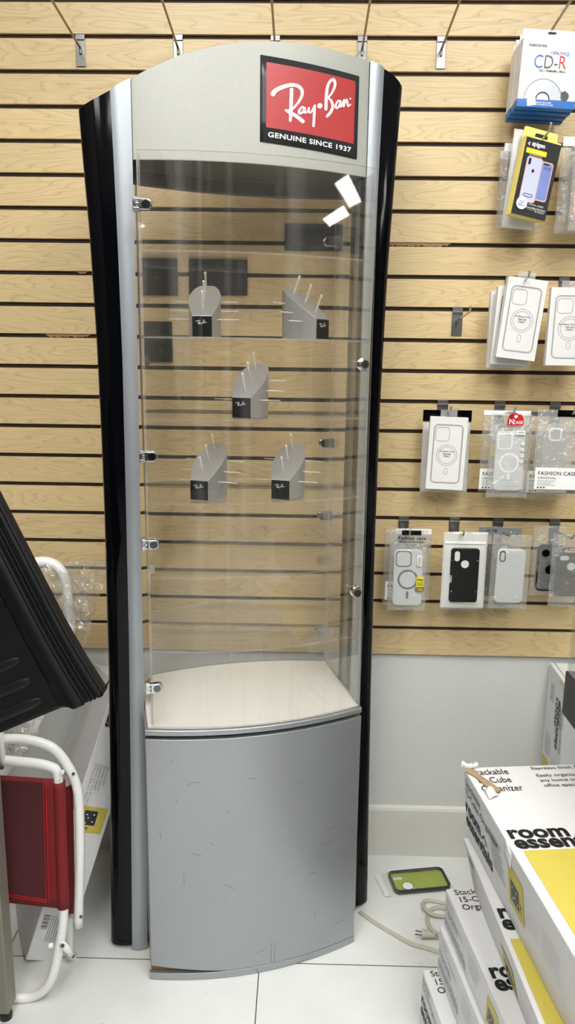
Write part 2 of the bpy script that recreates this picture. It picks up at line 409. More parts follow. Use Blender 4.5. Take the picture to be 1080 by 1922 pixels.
# brush strokes of the script logo, traced as (x, y, width) in a 1000 x 860 box, y down
LOGO = [
    [(150, 438, 44), (172, 405, 40), (235, 370, 38), (310, 348, 34), (370, 354, 32), (412, 388, 30), (420, 435, 28), (398, 492, 24), (360, 545, 20), (325, 582, 14), (268, 586, 10)],
    [(320, 388, 32), (318, 500, 32), (317, 600, 32), (312, 688, 26)],
    [(262, 588, 10), (300, 612, 24), (340, 628, 32), (390, 662, 34), (430, 695, 36)],
    [(446, 566, 18), (418, 560, 20), (394, 592, 20), (396, 618, 20), (425, 608, 20), (448, 566, 18), (444, 610, 18), (474, 598, 16), (486, 562, 18), (484, 600, 20), (510, 604, 18), (540, 548, 18)],
    [(542, 545, 22), (538, 640, 24), (534, 738, 24)],
    [(652, 580, 30), (654, 460, 30), (664, 370, 28), (690, 318, 26), (722, 308, 28), (738, 345, 26), (728, 392, 24), (702, 440, 20), (678, 472, 16), (706, 510, 24), (720, 558, 28), (700, 610, 30), (666, 648, 26)],
    [(798, 512, 18), (770, 512, 20), (750, 548, 20), (756, 574, 20), (782, 562, 20), (800, 514, 18), (794, 562, 20), (814, 552, 16)],
    [(810, 562, 14), (832, 504, 15), (838, 516, 17), (832, 566, 18)], [(834, 562, 10), (860, 502, 14), (867, 520, 17), (878, 564, 18), (903, 550, 12)],
]
def script_logo(bm, place, mi=0, fine=True, wk=1.0):
    for st in LOGO: stroke(bm, [(p[0], p[1], p[2] * wk) for p in st], place, 6 if fine else 3, mi)
    disc(bm, 592, 547, 25, place, mi)
    if fine: disc(bm, 898, 496, 8, place, mi)

# ------------------------------------------------------------------ camera
rows = [[0.999718, 0.019895, 0.012945], [-0.016673, 0.200415, 0.979569], [-0.016894, 0.979509, -0.20069]]
cam_d = bpy.data.cameras.new('camera'); cam = bpy.data.objects.new('camera', cam_d); COL.objects.link(cam)
mw = Matrix(((rows[0][0], rows[1][0], -rows[2][0]), (rows[0][1], rows[1][1], -rows[2][1]), (rows[0][2], rows[1][2], -rows[2][2]))).to_4x4()
mw.translation = Vector((0.0, -1.9282, 1.4086)); cam.matrix_world = mw
cam_d.sensor_fit = 'VERTICAL'; cam_d.sensor_height = 36.0; cam_d.lens = 1400.0 / 1922 * 36; cam_d.clip_start = 0.02
scn.camera = cam

# ------------------------------------------------------------------ the shop room
def struct(name, bm, m, **kw):
    return tag(link(name, bm, m, **kw), kind='structure')

XL, XR, YB, ZC = -0.98, 7.0, -7.0, 2.85
bm = bmesh.new(); box(bm, XL, XR, YB, 0.1, -0.1, 0.0); struct('floor', bm, 'floor')
bm = bmesh.new(); box(bm, XL, XR, YB, 0.1, ZC, ZC + 0.1); struct('ceiling', bm, 'ceil')
bm = bmesh.new(); box(bm, XL, XR, 0.012, 0.11, 0.0, ZC); wall_back = struct('wall_back', bm, 'wall')
bm = bmesh.new(); box(bm, XL - 0.1, XL, YB, 0.1, 0, ZC); struct('wall_left_blocker', bm, 'shopwall')  # unseen wall, set close in and dark to block light from the lower left
bm = bmesh.new(); box(bm, XR, XR + 0.1, YB, 0.1, 0, ZC); struct('wall_right', bm, 'shopwall')
bm = bmesh.new(); box(bm, XL, XR, YB - 0.1, YB, 0, ZC); struct('wall_front', bm, 'shopwall')
# skirting with a rounded top ledge
bm = bmesh.new(); prism(bm, [(0.012, 0), (0.0, 0), (0.0, 0.145), (0.003, 0.152), (0.012, 0.156)], XL, 1.9, 'yz'); struct('baseboard_back', bm, 'skirt')
# slatted wall board: planks with dark grooves between them
S0, PITCH, GAP = 0.621, 0.0762, 0.0098
bm = bmesh.new()
box(bm, XL, 1.9, 0.0085, 0.0118, S0 + 0.002, ZC - 0.001, 1)
for k in range(29):
    z0 = S0 + k * PITCH + (GAP / 2 if k else 0.0); z1 = min(S0 + (k + 1) * PITCH - GAP / 2, ZC - 0.002)
    vs = box(bm, XL, 1.9, 0.0, 0.009, z0, z1, 0)
slat = tag(link('trim_1', bm, ['maple', 'groove'], bev=0.0012, seg=2), kind='structure')
# broken groove lips where raw board shows
def chipped(x0, x1, k, seed):
    rnd = random.Random(seed); zc = S0 + k * PITCH
    n = max(8, int((x1 - x0) / 0.004)); top = []; bot = []
    for i in range(n + 1):
        x = x0 + (x1 - x0) * i / n; e = min(1, i / 4, (n - i) / 4)
        top.append((x, zc + GAP / 2 * 1.02)); bot.append((x, zc + GAP / 2 - e * GAP * rnd.uniform(0.55, 1.0)))
    bm = bmesh.new(); prism(bm, top + bot[::-1], 0.0025, 0.0084, 'xz')
    link('chipped_groove', bm, 'chip', parent=slat)
chipped((0.1881, 0.0, 1.6883)[0], (0.3625, 0.0, 1.6888)[0], 14, 3)
chipped((-0.6575, 0.0, 1.4577)[0], (-0.5341, 0.0, 1.4566)[0], 11, 5)
chipped((-0.5718, 0.0, 1.6137)[0], (-0.5372, 0.0, 1.6129)[0], 13, 8)

# ceiling lamps: recessed panels
def ceiling_lamp(x, y, w, d, label):
    t = thing('ceiling_light', label, 'ceiling light', (x, y, ZC), group='recessed ceiling panels')
    bm = bmesh.new()
    for a in ((-w / 2 - .03, w / 2 + .03, -d / 2 - .03, -d / 2), (-w / 2 - .03, w / 2 + .03, d / 2, d / 2 + .03), (-w / 2 - .03, -w / 2, -d / 2, d / 2), (w / 2, w / 2 + .03, -d / 2, d / 2)):
        box(bm, a[0], a[1], a[2], a[3], -0.025, 0.0)
    link('frame', bm, 'whitemetal', t)
    bm = bmesh.new(); box(bm, -w / 2, w / 2, -d / 2, d / 2, -0.018, -0.008)
    link('diffuser', bm, 'lamp', t)
LAMPS = [(-0.45, -1.55), (0.75, -1.55), (-0.45, -3.2), (0.75, -3.2)]
for x, y in LAMPS:
    ceiling_lamp(x, y, 0.6, 1.2, 'white recessed ceiling panel lamp with thin white frame')
ceiling_lamp(4.7, -3.05, 1.2, 0.6, 'white recessed ceiling panel lamp with thin white frame')
ceiling_lamp(5.35, -4.1, 0.6, 1.2, 'white recessed ceiling panel lamp with thin white frame')

# ------------------------------------------------------------------ display cabinet
HW, HD, BOW, ZD = 0.2466, 0.1345, 0.0384, 0.632
cab = thing('display_cabinet', 'tall silver and black eyewear display cabinet with curved clear door', 'display cabinet', (-0.1231, -0.2688) + (0.0,), (0, 0, 0.26494))
def arcv(u, hd=HD, bow=BOW, w=HW): return hd + bow * (1 - (u / w) ** 2)
def lens(w, hd, bow, n=24, front_only=False):
    us = [-w + 2 * w * i / n for i in range(n + 1)]
    return [(u, -(hd + bow * (1 - (u / w) ** 2))) for u in us] + [(u, hd + bow * (1 - (u / w) ** 2)) for u in us[::-1]]

bm = bmesh.new(); prism(bm, lens(HW - 0.001, HD - 0.018, BOW), 0.042, 0.611, 'xy'); link('carcass', bm, 'post', cab)
bm = bmesh.new(); prism(bm, lens(HW - 0.002, HD - 0.013, BOW), 0.004, 0.042, 'xy'); link('base_board', bm, 'chip', cab)
def curved_panel(bm, w0, w1, hd, bow, w, th, z0f, z1f, sgn=-1, n=28, mi=0):
    for a in range(n):
        pass
    o0, o1, i0, i1 = [], [], [], []
    for k in range(n + 1):
        u = w0 + (w1 - w0) * k / n
        vo = sgn * (hd + bow * (1 - (u / w) ** 2)); vi = vo - sgn * th
        o0.append(bm.verts.new((u, vo, z0f(u)))); o1.append(bm.verts.new((u, vo, z1f(u))))
        i0.append(bm.verts.new((u, vi, z0f(u)))); i1.append(bm.verts.new((u, vi, z1f(u))))
    for k in range(n):
        for f, m_ in (((o0[k], o0[k + 1], o1[k + 1], o1[k]), 0), ((i0[k], i1[k], i1[k + 1], i0[k + 1]), 0), ((o1[k], o1[k + 1], i1[k + 1], i1[k]), mi), ((o0[k], i0[k], i0[k + 1], o0[k + 1]), mi)):
            bm.faces.new(f).material_index = m_
    for k in (0, n):
        bm.faces.new((o0[k], o1[k], i1[k], i0[k])).material_index = mi
SCUFFS = [[(-0.194, 0.5558), (-0.1896, 0.5508)], [(-0.159, 0.496), (-0.1476, 0.5035), (-0.1317, 0.5043)], [(-0.0276, 0.5041), (-0.0109, 0.5047)], [(-0.0746, 0.4284), (-0.0676, 0.4304)], [(-0.1497, 0.3299), (-0.1382, 0.3268), (-0.1313, 0.3238)], [(-0.1112, 0.3547), (-0.1007, 0.3474)], [(0.151, 0.3025), (0.1772, 0.3057)], [(0.1185, 0.2364), (0.1375, 0.235)], [(0.1372, 0.1266), (0.1375, 0.1134)], [(0.0291, 0.0751), (0.0283, 0.0232)], [(0.0368, 0.0761), (0.0361, 0.0184)], [(0.2014, 0.2596), (0.2188, 0.2605)], [(-0.0824, 0.2474), (-0.0585, 0.2338)], [(-0.2199, 0.3854), (-0.2168, 0.3657)], [(-0.0115, 0.0551), (0.0164, 0.0636)], [(-0.1701, 0.2794), (-0.1693, 0.2523)], [(0.1597, 0.336), (0.1847, 0.3396)], [(-0.1844, 0.4641), (-0.1811, 0.4564)], [(0.0879, 0.4754), (0.1033, 0.4775)], [(0.1925, 0.0743), (0.2145, 0.0787)]]
for sgn, nm in ((-1, 'door'), (1, 'door')):
    bm = bmesh.new()
    lift = (lambda u: 0.0195 + 0.0185 * max(0.0, (-0.08 - u) / 0.165)) if sgn < 0 else (lambda u: 0.02)
    curved_panel(bm, -HW + 0.001, HW - 0.001, HD, BOW, HW, 0.014, lift, lambda u: 0.6045, sgn)
    dr = link(nm, bm, 'door', cab, bev=0.0012)
    if sgn < 0:
        bm = bmesh.new()
        for pts in SCUFFS:
            line2(bm, pts, 0.0011, lambda a, b: (a, -arcv(a) - 0.0003, b))
        link('scratch_marking', bm, 'faintscuff', dr)
    bm = bmesh.new()
    curved_panel(bm, -HW - (0.003 if sgn < 0 else 0), HW, HD, BOW, HW, 0.012, lambda u: 0.0015, lambda u: 0.0185, sgn)
    link('plinth_strip', bm, 'door', cab, bev=0.0008)
bm = bmesh.new(); prism(bm, lens(HW, HD, BOW), 0.6125, 0.6255, 'xy'); link('rim_band', bm, 'door', cab, bev=0.0025)
bm = bmesh.new(); prism(bm, lens(HW - 0.008, HD - 0.007, BOW), 0.6257, 0.632, 'xy'); link('deck', bm, 'deck', cab, bev=0.001)

# clear panes
PW, PC, PT, ZP0, ZP1 = 0.2365, 0.0045, 0.005, 0.6325, 1.782
for sgn, nm in ((-1, 'front_pane'), (1, 'back_pane')):
    bm = bmesh.new(); curved_panel(bm, -PW, PW, HD, BOW, PW, PT, lambda u: ZP0, lambda u: ZP1, sgn, mi=1)
    o = link(nm, bm, ['acrylic', 'edge'], cab); o.location = (PC, 0, 0)
    for p in o.data.polygons: p.use_smooth = True
    e = o.modifiers.new('split', 'EDGE_SPLIT'); e.split_angle = math.radians(40)
for s in (-1, 1):
    bm = bmesh.new(); vs = box(bm, -0.0025, 0.0025, -HD + 0.007, HD - 0.007, ZP0, ZP1 - 0.006)
    for f in bm.faces:
        f.normal_update(); f.material_index = 0 if abs(f.normal.x) > 0.9 else 1
    o = link('side_pane', bm, ['acrylic', 'edge'], cab); o.location = (PC + s * (PW - 0.0035), 0, 0)
for z in (1.607, 1.447, 1.288, 1.118, 0.962, 0.799):
    bm = bmesh.new(); prism(bm, lens(PW - 0.008, HD - 0.010, BOW), z - 0.002, z + 0.002, 'xy')
    for f in bm.faces:
        f.normal_update(); f.material_index = 0 if abs(f.normal.z) > 0.9 else 1
    o = link('shelf', bm, ['shelf', 'edge'], cab); o.location = (PC, 0, 0)

# top profile of the whole cabinet (a lopsided arch)
TOP = [(-0.345, 1.868), (-0.334, 1.876), (-0.29, 1.900), (-0.25, 1.924), (-0.20, 1.950), (-0.13, 1.979), (-0.02, 2.006), (0.06, 2.0135), (0.11, 2.0155), (0.18, 2.0145), (0.25, 2.0105), (0.285, 2.001), (0.31, 1.989), (0.334, 1.973), (0.345, 1.962)]
def topz(u):
    if u <= TOP[0][0]: return TOP[0][1]
    for (a, za), (b, zb) in zip(TOP, TOP[1:]):
        if u <= b: return za + (zb - za) * (u - a) / (b - a)
    return TOP[-1][1]
HU0, HU1 = -0.234, 0.2500
def hv(u):
    m, h = (HU0 + HU1) / 2, (HU1 - HU0) / 2
    return 0.038 + 0.040 * (1 - ((u - m) / h) ** 2)
bm = bmesh.new(); n = 44; cols = []
for k in range(n + 1):
    u = HU0 + (HU1 - HU0) * k / n; v = hv(u)
    cols.append([bm.verts.new(c) for c in ((u, -v, 1.786), (u, -v, topz(u)), (u, v, topz(u)), (u, v, 1.756), (u, v - 0.012, 1.756), (u, v - 0.012, 1.786))])
for a, b in zip(cols, cols[1:]):
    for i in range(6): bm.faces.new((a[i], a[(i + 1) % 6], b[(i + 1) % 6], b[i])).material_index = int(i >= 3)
bm.faces.new(cols[0][::-1]); bm.faces.new(cols[-1])
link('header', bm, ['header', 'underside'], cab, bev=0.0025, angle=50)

# the sign on the header
SU0, SU1 = 0.0115, 0.2245
def sgn_pt(eps):
    def f(s, t):   # s, t in 0..1 from the sign's top left
        u = SU0 + (SU1 - SU0) * s; z = 1.9835 - 0.0075 * s + (1.8285 - 1.9835 - 0.0025 * s) * t
        return (u, -hv(u) - eps, z)
    return f
sp = sgn_pt(0.0012)
bm = bmesh.new(); grid(bm, lambda a, b: sp(a, b), 20, 4)
sign = link('logo_sign', bm, 'signblack', cab, smooth=True)
so = sign.modifiers.new('thick', 'SOLIDIFY'); so.thickness = 0.0008; so.offset = 0
sp2 = sgn_pt(0.0020)
bm = bmesh.new(); grid(bm, lambda a, b: sp2(0.056 + 0.902 * a, 0.072 + 0.752 * b), 20, 4)
link('sign_panel', bm, 'red', sign, smooth=True)
sp3 = sgn_pt(0.0026)
def from_crop(X, Y):
    s = (X - 38) / 950.0; top = 65 + 230 * s - 104 * s * (1 - s); bot = 905 + 173 * s - 104 * s * (1 - s)
    return sp3(s, (Y - top) / (bot - top))
bm = bmesh.new(); script_logo(bm, from_crop)
text(bm, 'GENUINE SINCE 1937', 1.0, lambda x, y: sp3(0.5 + x * 0.0855, 0.933 - y * 0.083), bold=0.018, space=1.06)
link('lettering', bm, 'white', sign)

# silver trim strips, black shells, posts
def zoff(z, tabl):
    for (a, va), (b, vb) in zip(tabl, tabl[1:]):
        if z <= b: return va + (vb - va) * (z - a) / (b - a)
    return tabl[-1][1]
LO = [(0, -0.2855), (0.4, -0.277), (0.8, -0.270), (1.1, -0.2675), (1.4, -0.2655), (1.65, -0.268), (1.9, -0.273), (2.0, -0.275)]
LI = [(0, -0.2485), (0.4, -0.243), (0.8, -0.2400), (1.1, -0.2380), (1.4, -0.2350), (1.9, -0.2345), (2.0, -0.2345)]
RO = [(0, 0.285), (0.4, 0.280), (0.8, 0.274), (1.1, 0.272), (1.4, 0.272), (1.7, 0.2765), (2.01, 0.2825)]
RI = [(0, 0.2500), (2.1, 0.2505)]
for (ti, to) in ((LI, LO), (RI, RO)):
    for sg in (-1, 1):
        bm = bmesh.new(); nu, nz = 8, 26
        def fn(a, b, off=0.0):
            ut = zoff(1.95, ti) + (zoff(1.95, to) - zoff(1.95, ti)) * a
            z = 0.004 + (topz(ut) - 0.004) * b
            u = zoff(z, ti) + (zoff(z, to) - zoff(z, ti)) * a
            v = 0.0400 + 0.002 * math.sin(PI * a) - 0.004 * a ** 3
            return (u, sg * (v - off), z)
        A = grid(bm, lambda a, b: fn(a, b), nu, nz); B = grid(bm, lambda a, b: fn(a, b, 0.0035), nu, nz)
        rim = [(A[i][0], B[i][0]) for i in range(nu + 1)] + [(A[nu][j], B[nu][j]) for j in range(1, nz + 1)] + [(A[i][nz], B[i][nz]) for i in range(nu - 1, -1, -1)] + [(A[0][j], B[0][j]) for j in range(nz - 1, 0, -1)]
        for i in range(len(rim)):
            (a, b), (c, d) = rim[i], rim[(i + 1) % len(rim)]
            bm.faces.new((a, c, d, b))
        o = link('trim_strip', bm, 'silver', cab, smooth=True); e = o.modifiers.new('split', 'EDGE_SPLIT'); e.split_angle = math.radians(40)
WL = [(0, 0.335), (0.37, 0.324), (0.71, 0.3165), (1.07, 0.313), (1.25, 0.3135), (1.44, 0.316), (1.65, 0.322), (1.8, 0.330), (1.9, 0.3345), (2.0, 0.336)]
WR = [(0, 0.3285), (0.3, 0.322), (0.6, 0.316), (1.0, 0.3115), (1.31, 0.312), (1.6, 0.318), (1.85, 0.329), (1.99, 0.336)]
for sg, tb in ((-1, WL), (1, WR)):
    prof = []
    for k in range(33):            # open C: inner front edge, round nose, inner back edge
        a = -PI / 2 + PI * k / 32
        c, s = math.cos(a), math.sin(a)
        prof.append((abs(c) ** (2 / 2.6), math.copysign(abs(s) ** (2 / 2.6), s)))
    prof = [(-0.6, -1.0), (-0.3, -1.0)] + prof + [(-0.3, 1.0), (-0.6, 1.0)]
    nz = 40
    def shell(i, b, inset):
        px_, pv = prof[i]
        uref = 0.272 + px_ * 0.061
        zt = topz(sg * uref)
        z = 0.012 + (zt - 0.012) * b
        uo = zoff(z, tb) - inset
        u = 0.272 + px_ * (uo - 0.272) if px_ > 0 else 0.272 + px_ * 0.05
        return (sg * u, pv * (0.031 - inset), z)
    bm = bmesh.new(); m_ = len(prof)
    A = [[bm.verts.new(shell(i, j / nz, 0.0)) for j in range(nz + 1)] for i in range(m_)]
    B = [[bm.verts.new(shell(i, j / nz, 0.003)) for j in range(nz + 1)] for i in range(m_)]
    for G in (A, B):
        for i in range(m_ - 1):
            for j in range(nz): bm.faces.new((G[i][j], G[i + 1][j], G[i + 1][j + 1], G[i][j + 1]))
    for i in range(m_ - 1):
        for j in (0, nz): bm.faces.new((A[i][j], A[i + 1][j], B[i + 1][j], B[i][j]))
    for i in (0, m_ - 1):
        for j in range(nz): bm.faces.new((A[i][j], A[i][j + 1], B[i][j + 1], B[i][j]))
    o = link('side_shell', bm, 'gloss_black', cab, smooth=True)
    e = o.modifiers.new('split', 'EDGE_SPLIT'); e.split_angle = math.radians(50)
    bm = bmesh.new(); box(bm, *((0.2505, 0.2610) if sg > 0 else (-0.2600, -0.2490)), -0.0335, 0.0335, 0.003, 1.90)
    box(bm, *((0.2610, 0.2680) if sg > 0 else (-0.2640, -0.2600)), -0.026, 0.026, 0.003, 1.88)
    link('post', bm, 'post', cab, bev=0.0015)

# chrome pane hinges (left at the front, right at the back) and cam locks (the other way round)
def hinge(u, v, z, flip):
    bm = bmesh.new()
    s = -1 if flip else 1
    def bxx(x0, x1, y0, y1, z0, z1):
        box(bm, min(u + s * x0, u + s * x1), max(u + s * x0, u + s * x1), min(v + s * y0, v + s * y1), max(v + s * y0, v + s * y1), z + z0, z + z1)
    bxx(-0.0165, -0.008, -0.004, 0.012, -0.013, 0.013)
    bxx(-0.0165, -0.002, -0.0055, 0.001, -0.0105, -0.0055); bxx(-0.0165, -0.002, -0.0055, 0.001, 0.0055, 0.0105)
    bxx(-0.012, 0.001, -0.005, 0.001, -0.003, 0.003)
    o = link('hinge', bm, 'chrome', cab, bev=0.0012)
    bm = bmesh.new()
    poly = [(-0.006, -0.0105), (0.009, -0.0105)] + [(0.009 + 0.0105 * math.cos(a), 0.0105 * math.sin(a)) for a in [-PI / 2 + PI * k / 12 for k in range(1, 12)]] + [(0.009, 0.0105), (-0.006, 0.0105)]
    P = [(u + s * p[0], z + p[1]) for p in poly]
    prism(bm, P, v - s * 0.0065, v - s * 0.0005, 'xz')
    pl = link('clamp_plate', bm, 'chrome', o, bev=0.0022, seg=3)
    bm = bmesh.new(); prism(bm, P, v + s * 0.0088, v + s * 0.0118, 'xz'); link('inner_plate', bm, 'chrome', o, bev=0.001)
    bm = bmesh.new()
    prism(bm, [(u + s * 0.0075 + 0.0078 * math.cos(2 * PI * k / 20), z + 0.0078 * math.sin(2 * PI * k / 20)) for k in range(20)], v - s * 0.0075, v - s * 0.0062, 'xz')
    link('cover_disc', bm, 'darkchrome', o, bev=0.0006)
for z in (1.687, 1.216, 1.036, 0.7235): hinge(-0.2255, -HD - 0.0045, z, False)
for z in (1.681, 1.206, 1.022, 0.715): hinge(0.2300, HD + 0.0045, z, True)
def lock(u, v, z, sg):
    bm = bmesh.new()
    tube(bm, [(u, v, z), (u, v + sg * 0.003, z), (u, v + sg * 0.004, z)], [0.0125, 0.0125, 0.0105], 24)
    tube(bm, [(u, v + sg * 0.003, z), (u, v + sg * 0.017, z), (u, v + sg * 0.019, z)], [0.0098, 0.0098, 0.0085], 24)
    o = link('lock', bm, 'chrome', cab, smooth=True); e = o.modifiers.new('split', 'EDGE_SPLIT')
    bm = bmesh.new(); tube(bm, [(u, v + sg * 0.0185, z), (u, v + sg * 0.0197, z)], 0.0062, 20)
    box(bm, u - 0.0008, u + 0.0008, min(v + sg * 0.0197, v + sg * 0.0202), max(v + sg * 0.0197, v + sg * 0.0202), z - 0.004, z + 0.004, 1)
    link('keyhole', bm, ['ink', 'chrome'], o)
for z in (1.40, 0.911): lock(0.2165, -HD - 0.0095, z, -1)
for z in (1.40, 0.903): lock(-0.2100, HD + 0.0095, z, 1)

# ------------------------------------------------------------------ eyewear stands on the shelves
def stand(u, v, z, phi, label):
    c, s = math.cos(0.26494), math.sin(0.26494)
    t = thing('eyewear_stand', label, 'eyewear stand', ((-0.1231, -0.2688)[0] + u * c - v * s, (-0.1231, -0.2688)[1] + u * s + v * c, z), (0, 0, phi), group='brushed eyewear stands on the clear shelves')
    prof = [(0.0, 0.0200), (0.018, 0.0262), (0.036, 0.0310), (0.052, 0.0328), (0.068, 0.0315), (0.082, 0.0275), (0.092, 0.0225), (0.0985, 0.0165), (0.101, 0.011)]
    prof = [tuple(p) for p in catmull([(a, b, 0) for a, b in prof], 3)]
    H0, H1 = 0.0415, 0.108
    def zt(y): return H0 + (H1 - H0) * (y / 0.101) ** 0.92
    bm = bmesh.new(); L = []; Rr = []
    for p in prof:
        y, w = p[0], p[1]
        L.append((bm.verts.new((-w, y, 0.0005)), bm.verts.new((-w, y, zt(y))))); Rr.append((bm.verts.new((w, y, 0.0005)), bm.verts.new((w, y, zt(y)))))
    for i in range(len(prof) - 1):
        bm.faces.new((L[i][0], L[i][1], L[i + 1][1], L[i + 1][0])); bm.faces.new((Rr[i][0], Rr[i + 1][0], Rr[i + 1][1], Rr[i][1]))
        bm.faces.new((L[i][1], Rr[i][1], Rr[i + 1][1], L[i + 1][1])); bm.faces.new((L[i][0], L[i + 1][0], Rr[i + 1][0], Rr[i][0]))
    bm.faces.new((L[0][0], Rr[0][0], Rr[0][1], L[0][1])); bm.faces.new((L[-1][0], L[-1][1], Rr[-1][1], Rr[-1][0]))
    link('body', bm, 'brushed', t, bev=0.0008, angle=40)
    bm = bmesh.new(); box(bm, -0.0196, 0.0196, -0.0012, -0.0001, 0.001, 0.0408); fp = link('front_plate', bm, 'gloss_black', t)
    bm = bmesh.new(); script_logo(bm, lambda x, y: (-0.0140 + (x - 80) * 0.0000290, -0.0016, 0.0335 - (y - 300) * 0.0000215 + (x - 500) * 0.0000012), fine=False, wk=0.72)
    link('lettering', bm, 'white', fp)
    for y, h in ((0.020, 0.034), (0.050, 0.036), (0.082, 0.036)):
        b0 = Vector((0, y, zt(y) - 0.002)); d = Vector((0, -0.42, 0.9)).normalized()
        bm = bmesh.new(); tube(bm, [b0, b0 + d * h, b0 + d * (h + 0.002)], [0.0023, 0.0023, 0.0019], 12)
        bmesh.ops.create_uvsphere(bm, u_segments=12, v_segments=8, radius=0.0031, matrix=Matrix.Translation(b0 + d * (h + 0.003)))
        link('peg', bm, 'rod', t, smooth=True)
    for y, zz, hw in ((0.030, 0.044, 0.072), (0.055, 0.062, 0.070), (0.080, 0.082, 0.066)):
        bm = bmesh.new(); tube(bm, [(-hw, y, zz - 0.008), (hw, y, zz - 0.008)], 0.0012, 10); link('side_rod', bm, 'rod', t, smooth=True)
    return t
stand(-0.110, -0.105, 1.4497, 0.02, 'silver eyewear stand facing straight ahead on the upper shelf, left of the turned one')
stand(0.142, -0.100, 1.4497, 0.86, 'silver eyewear stand turned to the right, showing its long left side')
stand(-0.038, -0.148, 1.2907, -0.30, 'silver eyewear stand alone on the middle shelf of the cabinet')
stand(-0.1215, -0.122, 1.1207, -0.30, 'silver eyewear stand on the lower shelf beside the left door hinge')
stand(0.0450, -0.145, 1.1207, -0.30, 'silver eyewear stand on the lower shelf, right of its twin')

# dark plates on the slatted wall behind the cabinet
def plate(c0, c1, label, seed):
    x0, z1, x1, z0 = c0[0], c0[2], c1[0], c1[2]
    t = thing('mounted_plate', label, 'black plate', ((x0 + x1) / 2, -0.0005, (z0 + z1) / 2), group='black plates behind the cabinet')
    w, h = x1 - x0, z1 - z0
    bm = bmesh.new(); prism(bm, rrect(w, h, 0.003), -0.006, 0.0, 'xz'); link('body', bm, 'sticker', t, bev=0.0008)
    rnd = random.Random(seed); bm = bmesh.new()
    for k in range(3):
        x = rnd.uniform(-w * .42, w * .3); z = rnd.uniform(-h * .4, h * .45)
        line2(bm, [(x, z), (x + w * .05, z + rnd.uniform(-.002, .002)), (x + w * .11, z + rnd.uniform(-.003, .003))], 0.0007, front(0, 0, -0.0063))
    link('scuff', bm, 'greyink', t)
plate((-0.4164, 0.0, 1.6483), (-0.3133, 0.0, 1.5604), 'black plate on slats behind the cabinet, beside the silver left strip', 1)
plate((-0.2853, 0.0, 1.6534), (-0.1401, 0.0, 1.5624), 'widest black plate on the slats, behind the straight-facing eyewear stand', 2)
plate((-0.0491, 0.0, 1.733), (0.0933, -0.0, 1.6699), 'black plate on the slats below the header, above the top clear shelf', 3)
plate((-0.4179, 0.0, 1.4972), (-0.3296, 0.0, 1.3971), 'black plate on the slats crossed by a shelf edge, next to back lock', 4)

# ------------------------------------------------------------------ slat wall hooks
def hook(x, k, length, label, bw=0.026, bh=0.064, group='slat wall hooks', up=0.075, tip=True):
    z = S0 + k * PITCH
    t = thing('wall_hook', label, 'hook', (x, 0, z), group=group)
    bm = bmesh.new()
    box(bm, -bw / 2, bw / 2, -0.0035, -0.001, -bh, 0.004)
    box(bm, -bw / 2, bw / 2, -0.0035, 0.0062, 0.0012, 0.0036)
    box(bm, -bw / 2, bw / 2, -0.0065, -0.0035, -0.010, -0.004)
    link('bracket', bm, 'steel', t, bev=0.0008)
    bm = bmesh.new()
    z0 = -0.026
    pts = [(0, -0.0050, z0 - 0.014), (0, -0.0054, z0 - 0.004), (0, -0.008, z0), (0, -0.02, z0 + 0.012 * up * 10 * 0.1), (0, -length * 0.5, z0 + length * 0.5 * up), (0, -length, z0 + length * up)]
    if tip: pts += [(0, -length - 0.008, z0 + length * up + 0.004), (0, -length - 0.016, z0 + length * up + 0.015)]
    tube(bm, pts, 0.0027, 10, 4)
    link('rod', bm, 'wire' if not tip else 'chrome', t, smooth=True)
    return t
hook((-0.5346, -0.0, 2.1083)[0], 20, 0.30, 'long steel hook over the left black shell of the cabinet', 0.022, 0.066, tip=False)
hook((-0.3041, 0.0, 2.1209)[0], 20, 0.30, 'long steel hook behind the arched header, left of its crown', 0.022, 0.066, tip=False)
hook((-0.0763, 0.0, 2.1222)[0], 20, 0.30, 'long hook rod rising from behind the crown of the header', 0.022, 0.066, tip=False)
hook((0.1269, 0.0, 2.1177)[0], 20, 0.30, 'long steel hook behind the right shoulder of the header', 0.022, 0.066, tip=False)
hook((0.311, 0.0, 2.1131)[0], 20, 0.30, 'long bare steel hook between the cabinet and the disc packs', 0.022, 0.066, tip=False)
hook((0.5366, 0.0, 2.1088)[0], 20, 0.26, 'steel hook carrying the white and blue disc packs', 0.022, 0.066, tip=False)
hook((0.5284, 0.0, 1.8951)[0], 17, 0.155, 'steel hook carrying the yellow and black case box')
hook((0.6454, 0.0, 1.9019)[0], 17, 0.13, 'steel hook carrying the rose case pouches')
hook((0.3837, 0.0, 1.5042)[0], 12, 0.135, 'bare short steel hook right of the cabinet, nothing hanging on it')
hook((0.5089, 0.0, 1.604)[0], 13, 0.15, 'steel hook carrying the tilted stack of white case boxes')
hook((0.6408, 0.0, 1.6054)[0], 13, 0.15, 'steel hook carrying the white case box cut by the frame')
hook((0.3594, 0.0, 1.2926)[0], 9, 0.10, 'steel hook carrying the white box and black-topped pouch', 0.027)
hook((0.5043, 0.0, 1.2946)[0], 9, 0.13, 'steel hook carrying the pouch with the red header', 0.027)
hook((0.6447, 0.0, 1.2966)[0], 9, 0.13, 'steel hook carrying the pouches with the white lower label', 0.027)
hook((0.2735, 0.0, 0.9914)[0], 5, 0.11, 'steel hook carrying the pouch with the yellow sticker', 0.027)
hook((0.4065, 0.0, 0.9937)[0], 5, 0.11, 'steel hook carrying the black case in a milky pouch', 0.027)
hook((0.5211, 0.0, 0.9928)[0], 5, 0.11, 'steel hook carrying the frosted case with a small camera hole', 0.027)
hook((0.6691, 0.0, 0.9911)[0], 5, 0.13, 'steel hook carrying the smoke grey case by the showcase glass', 0.027)

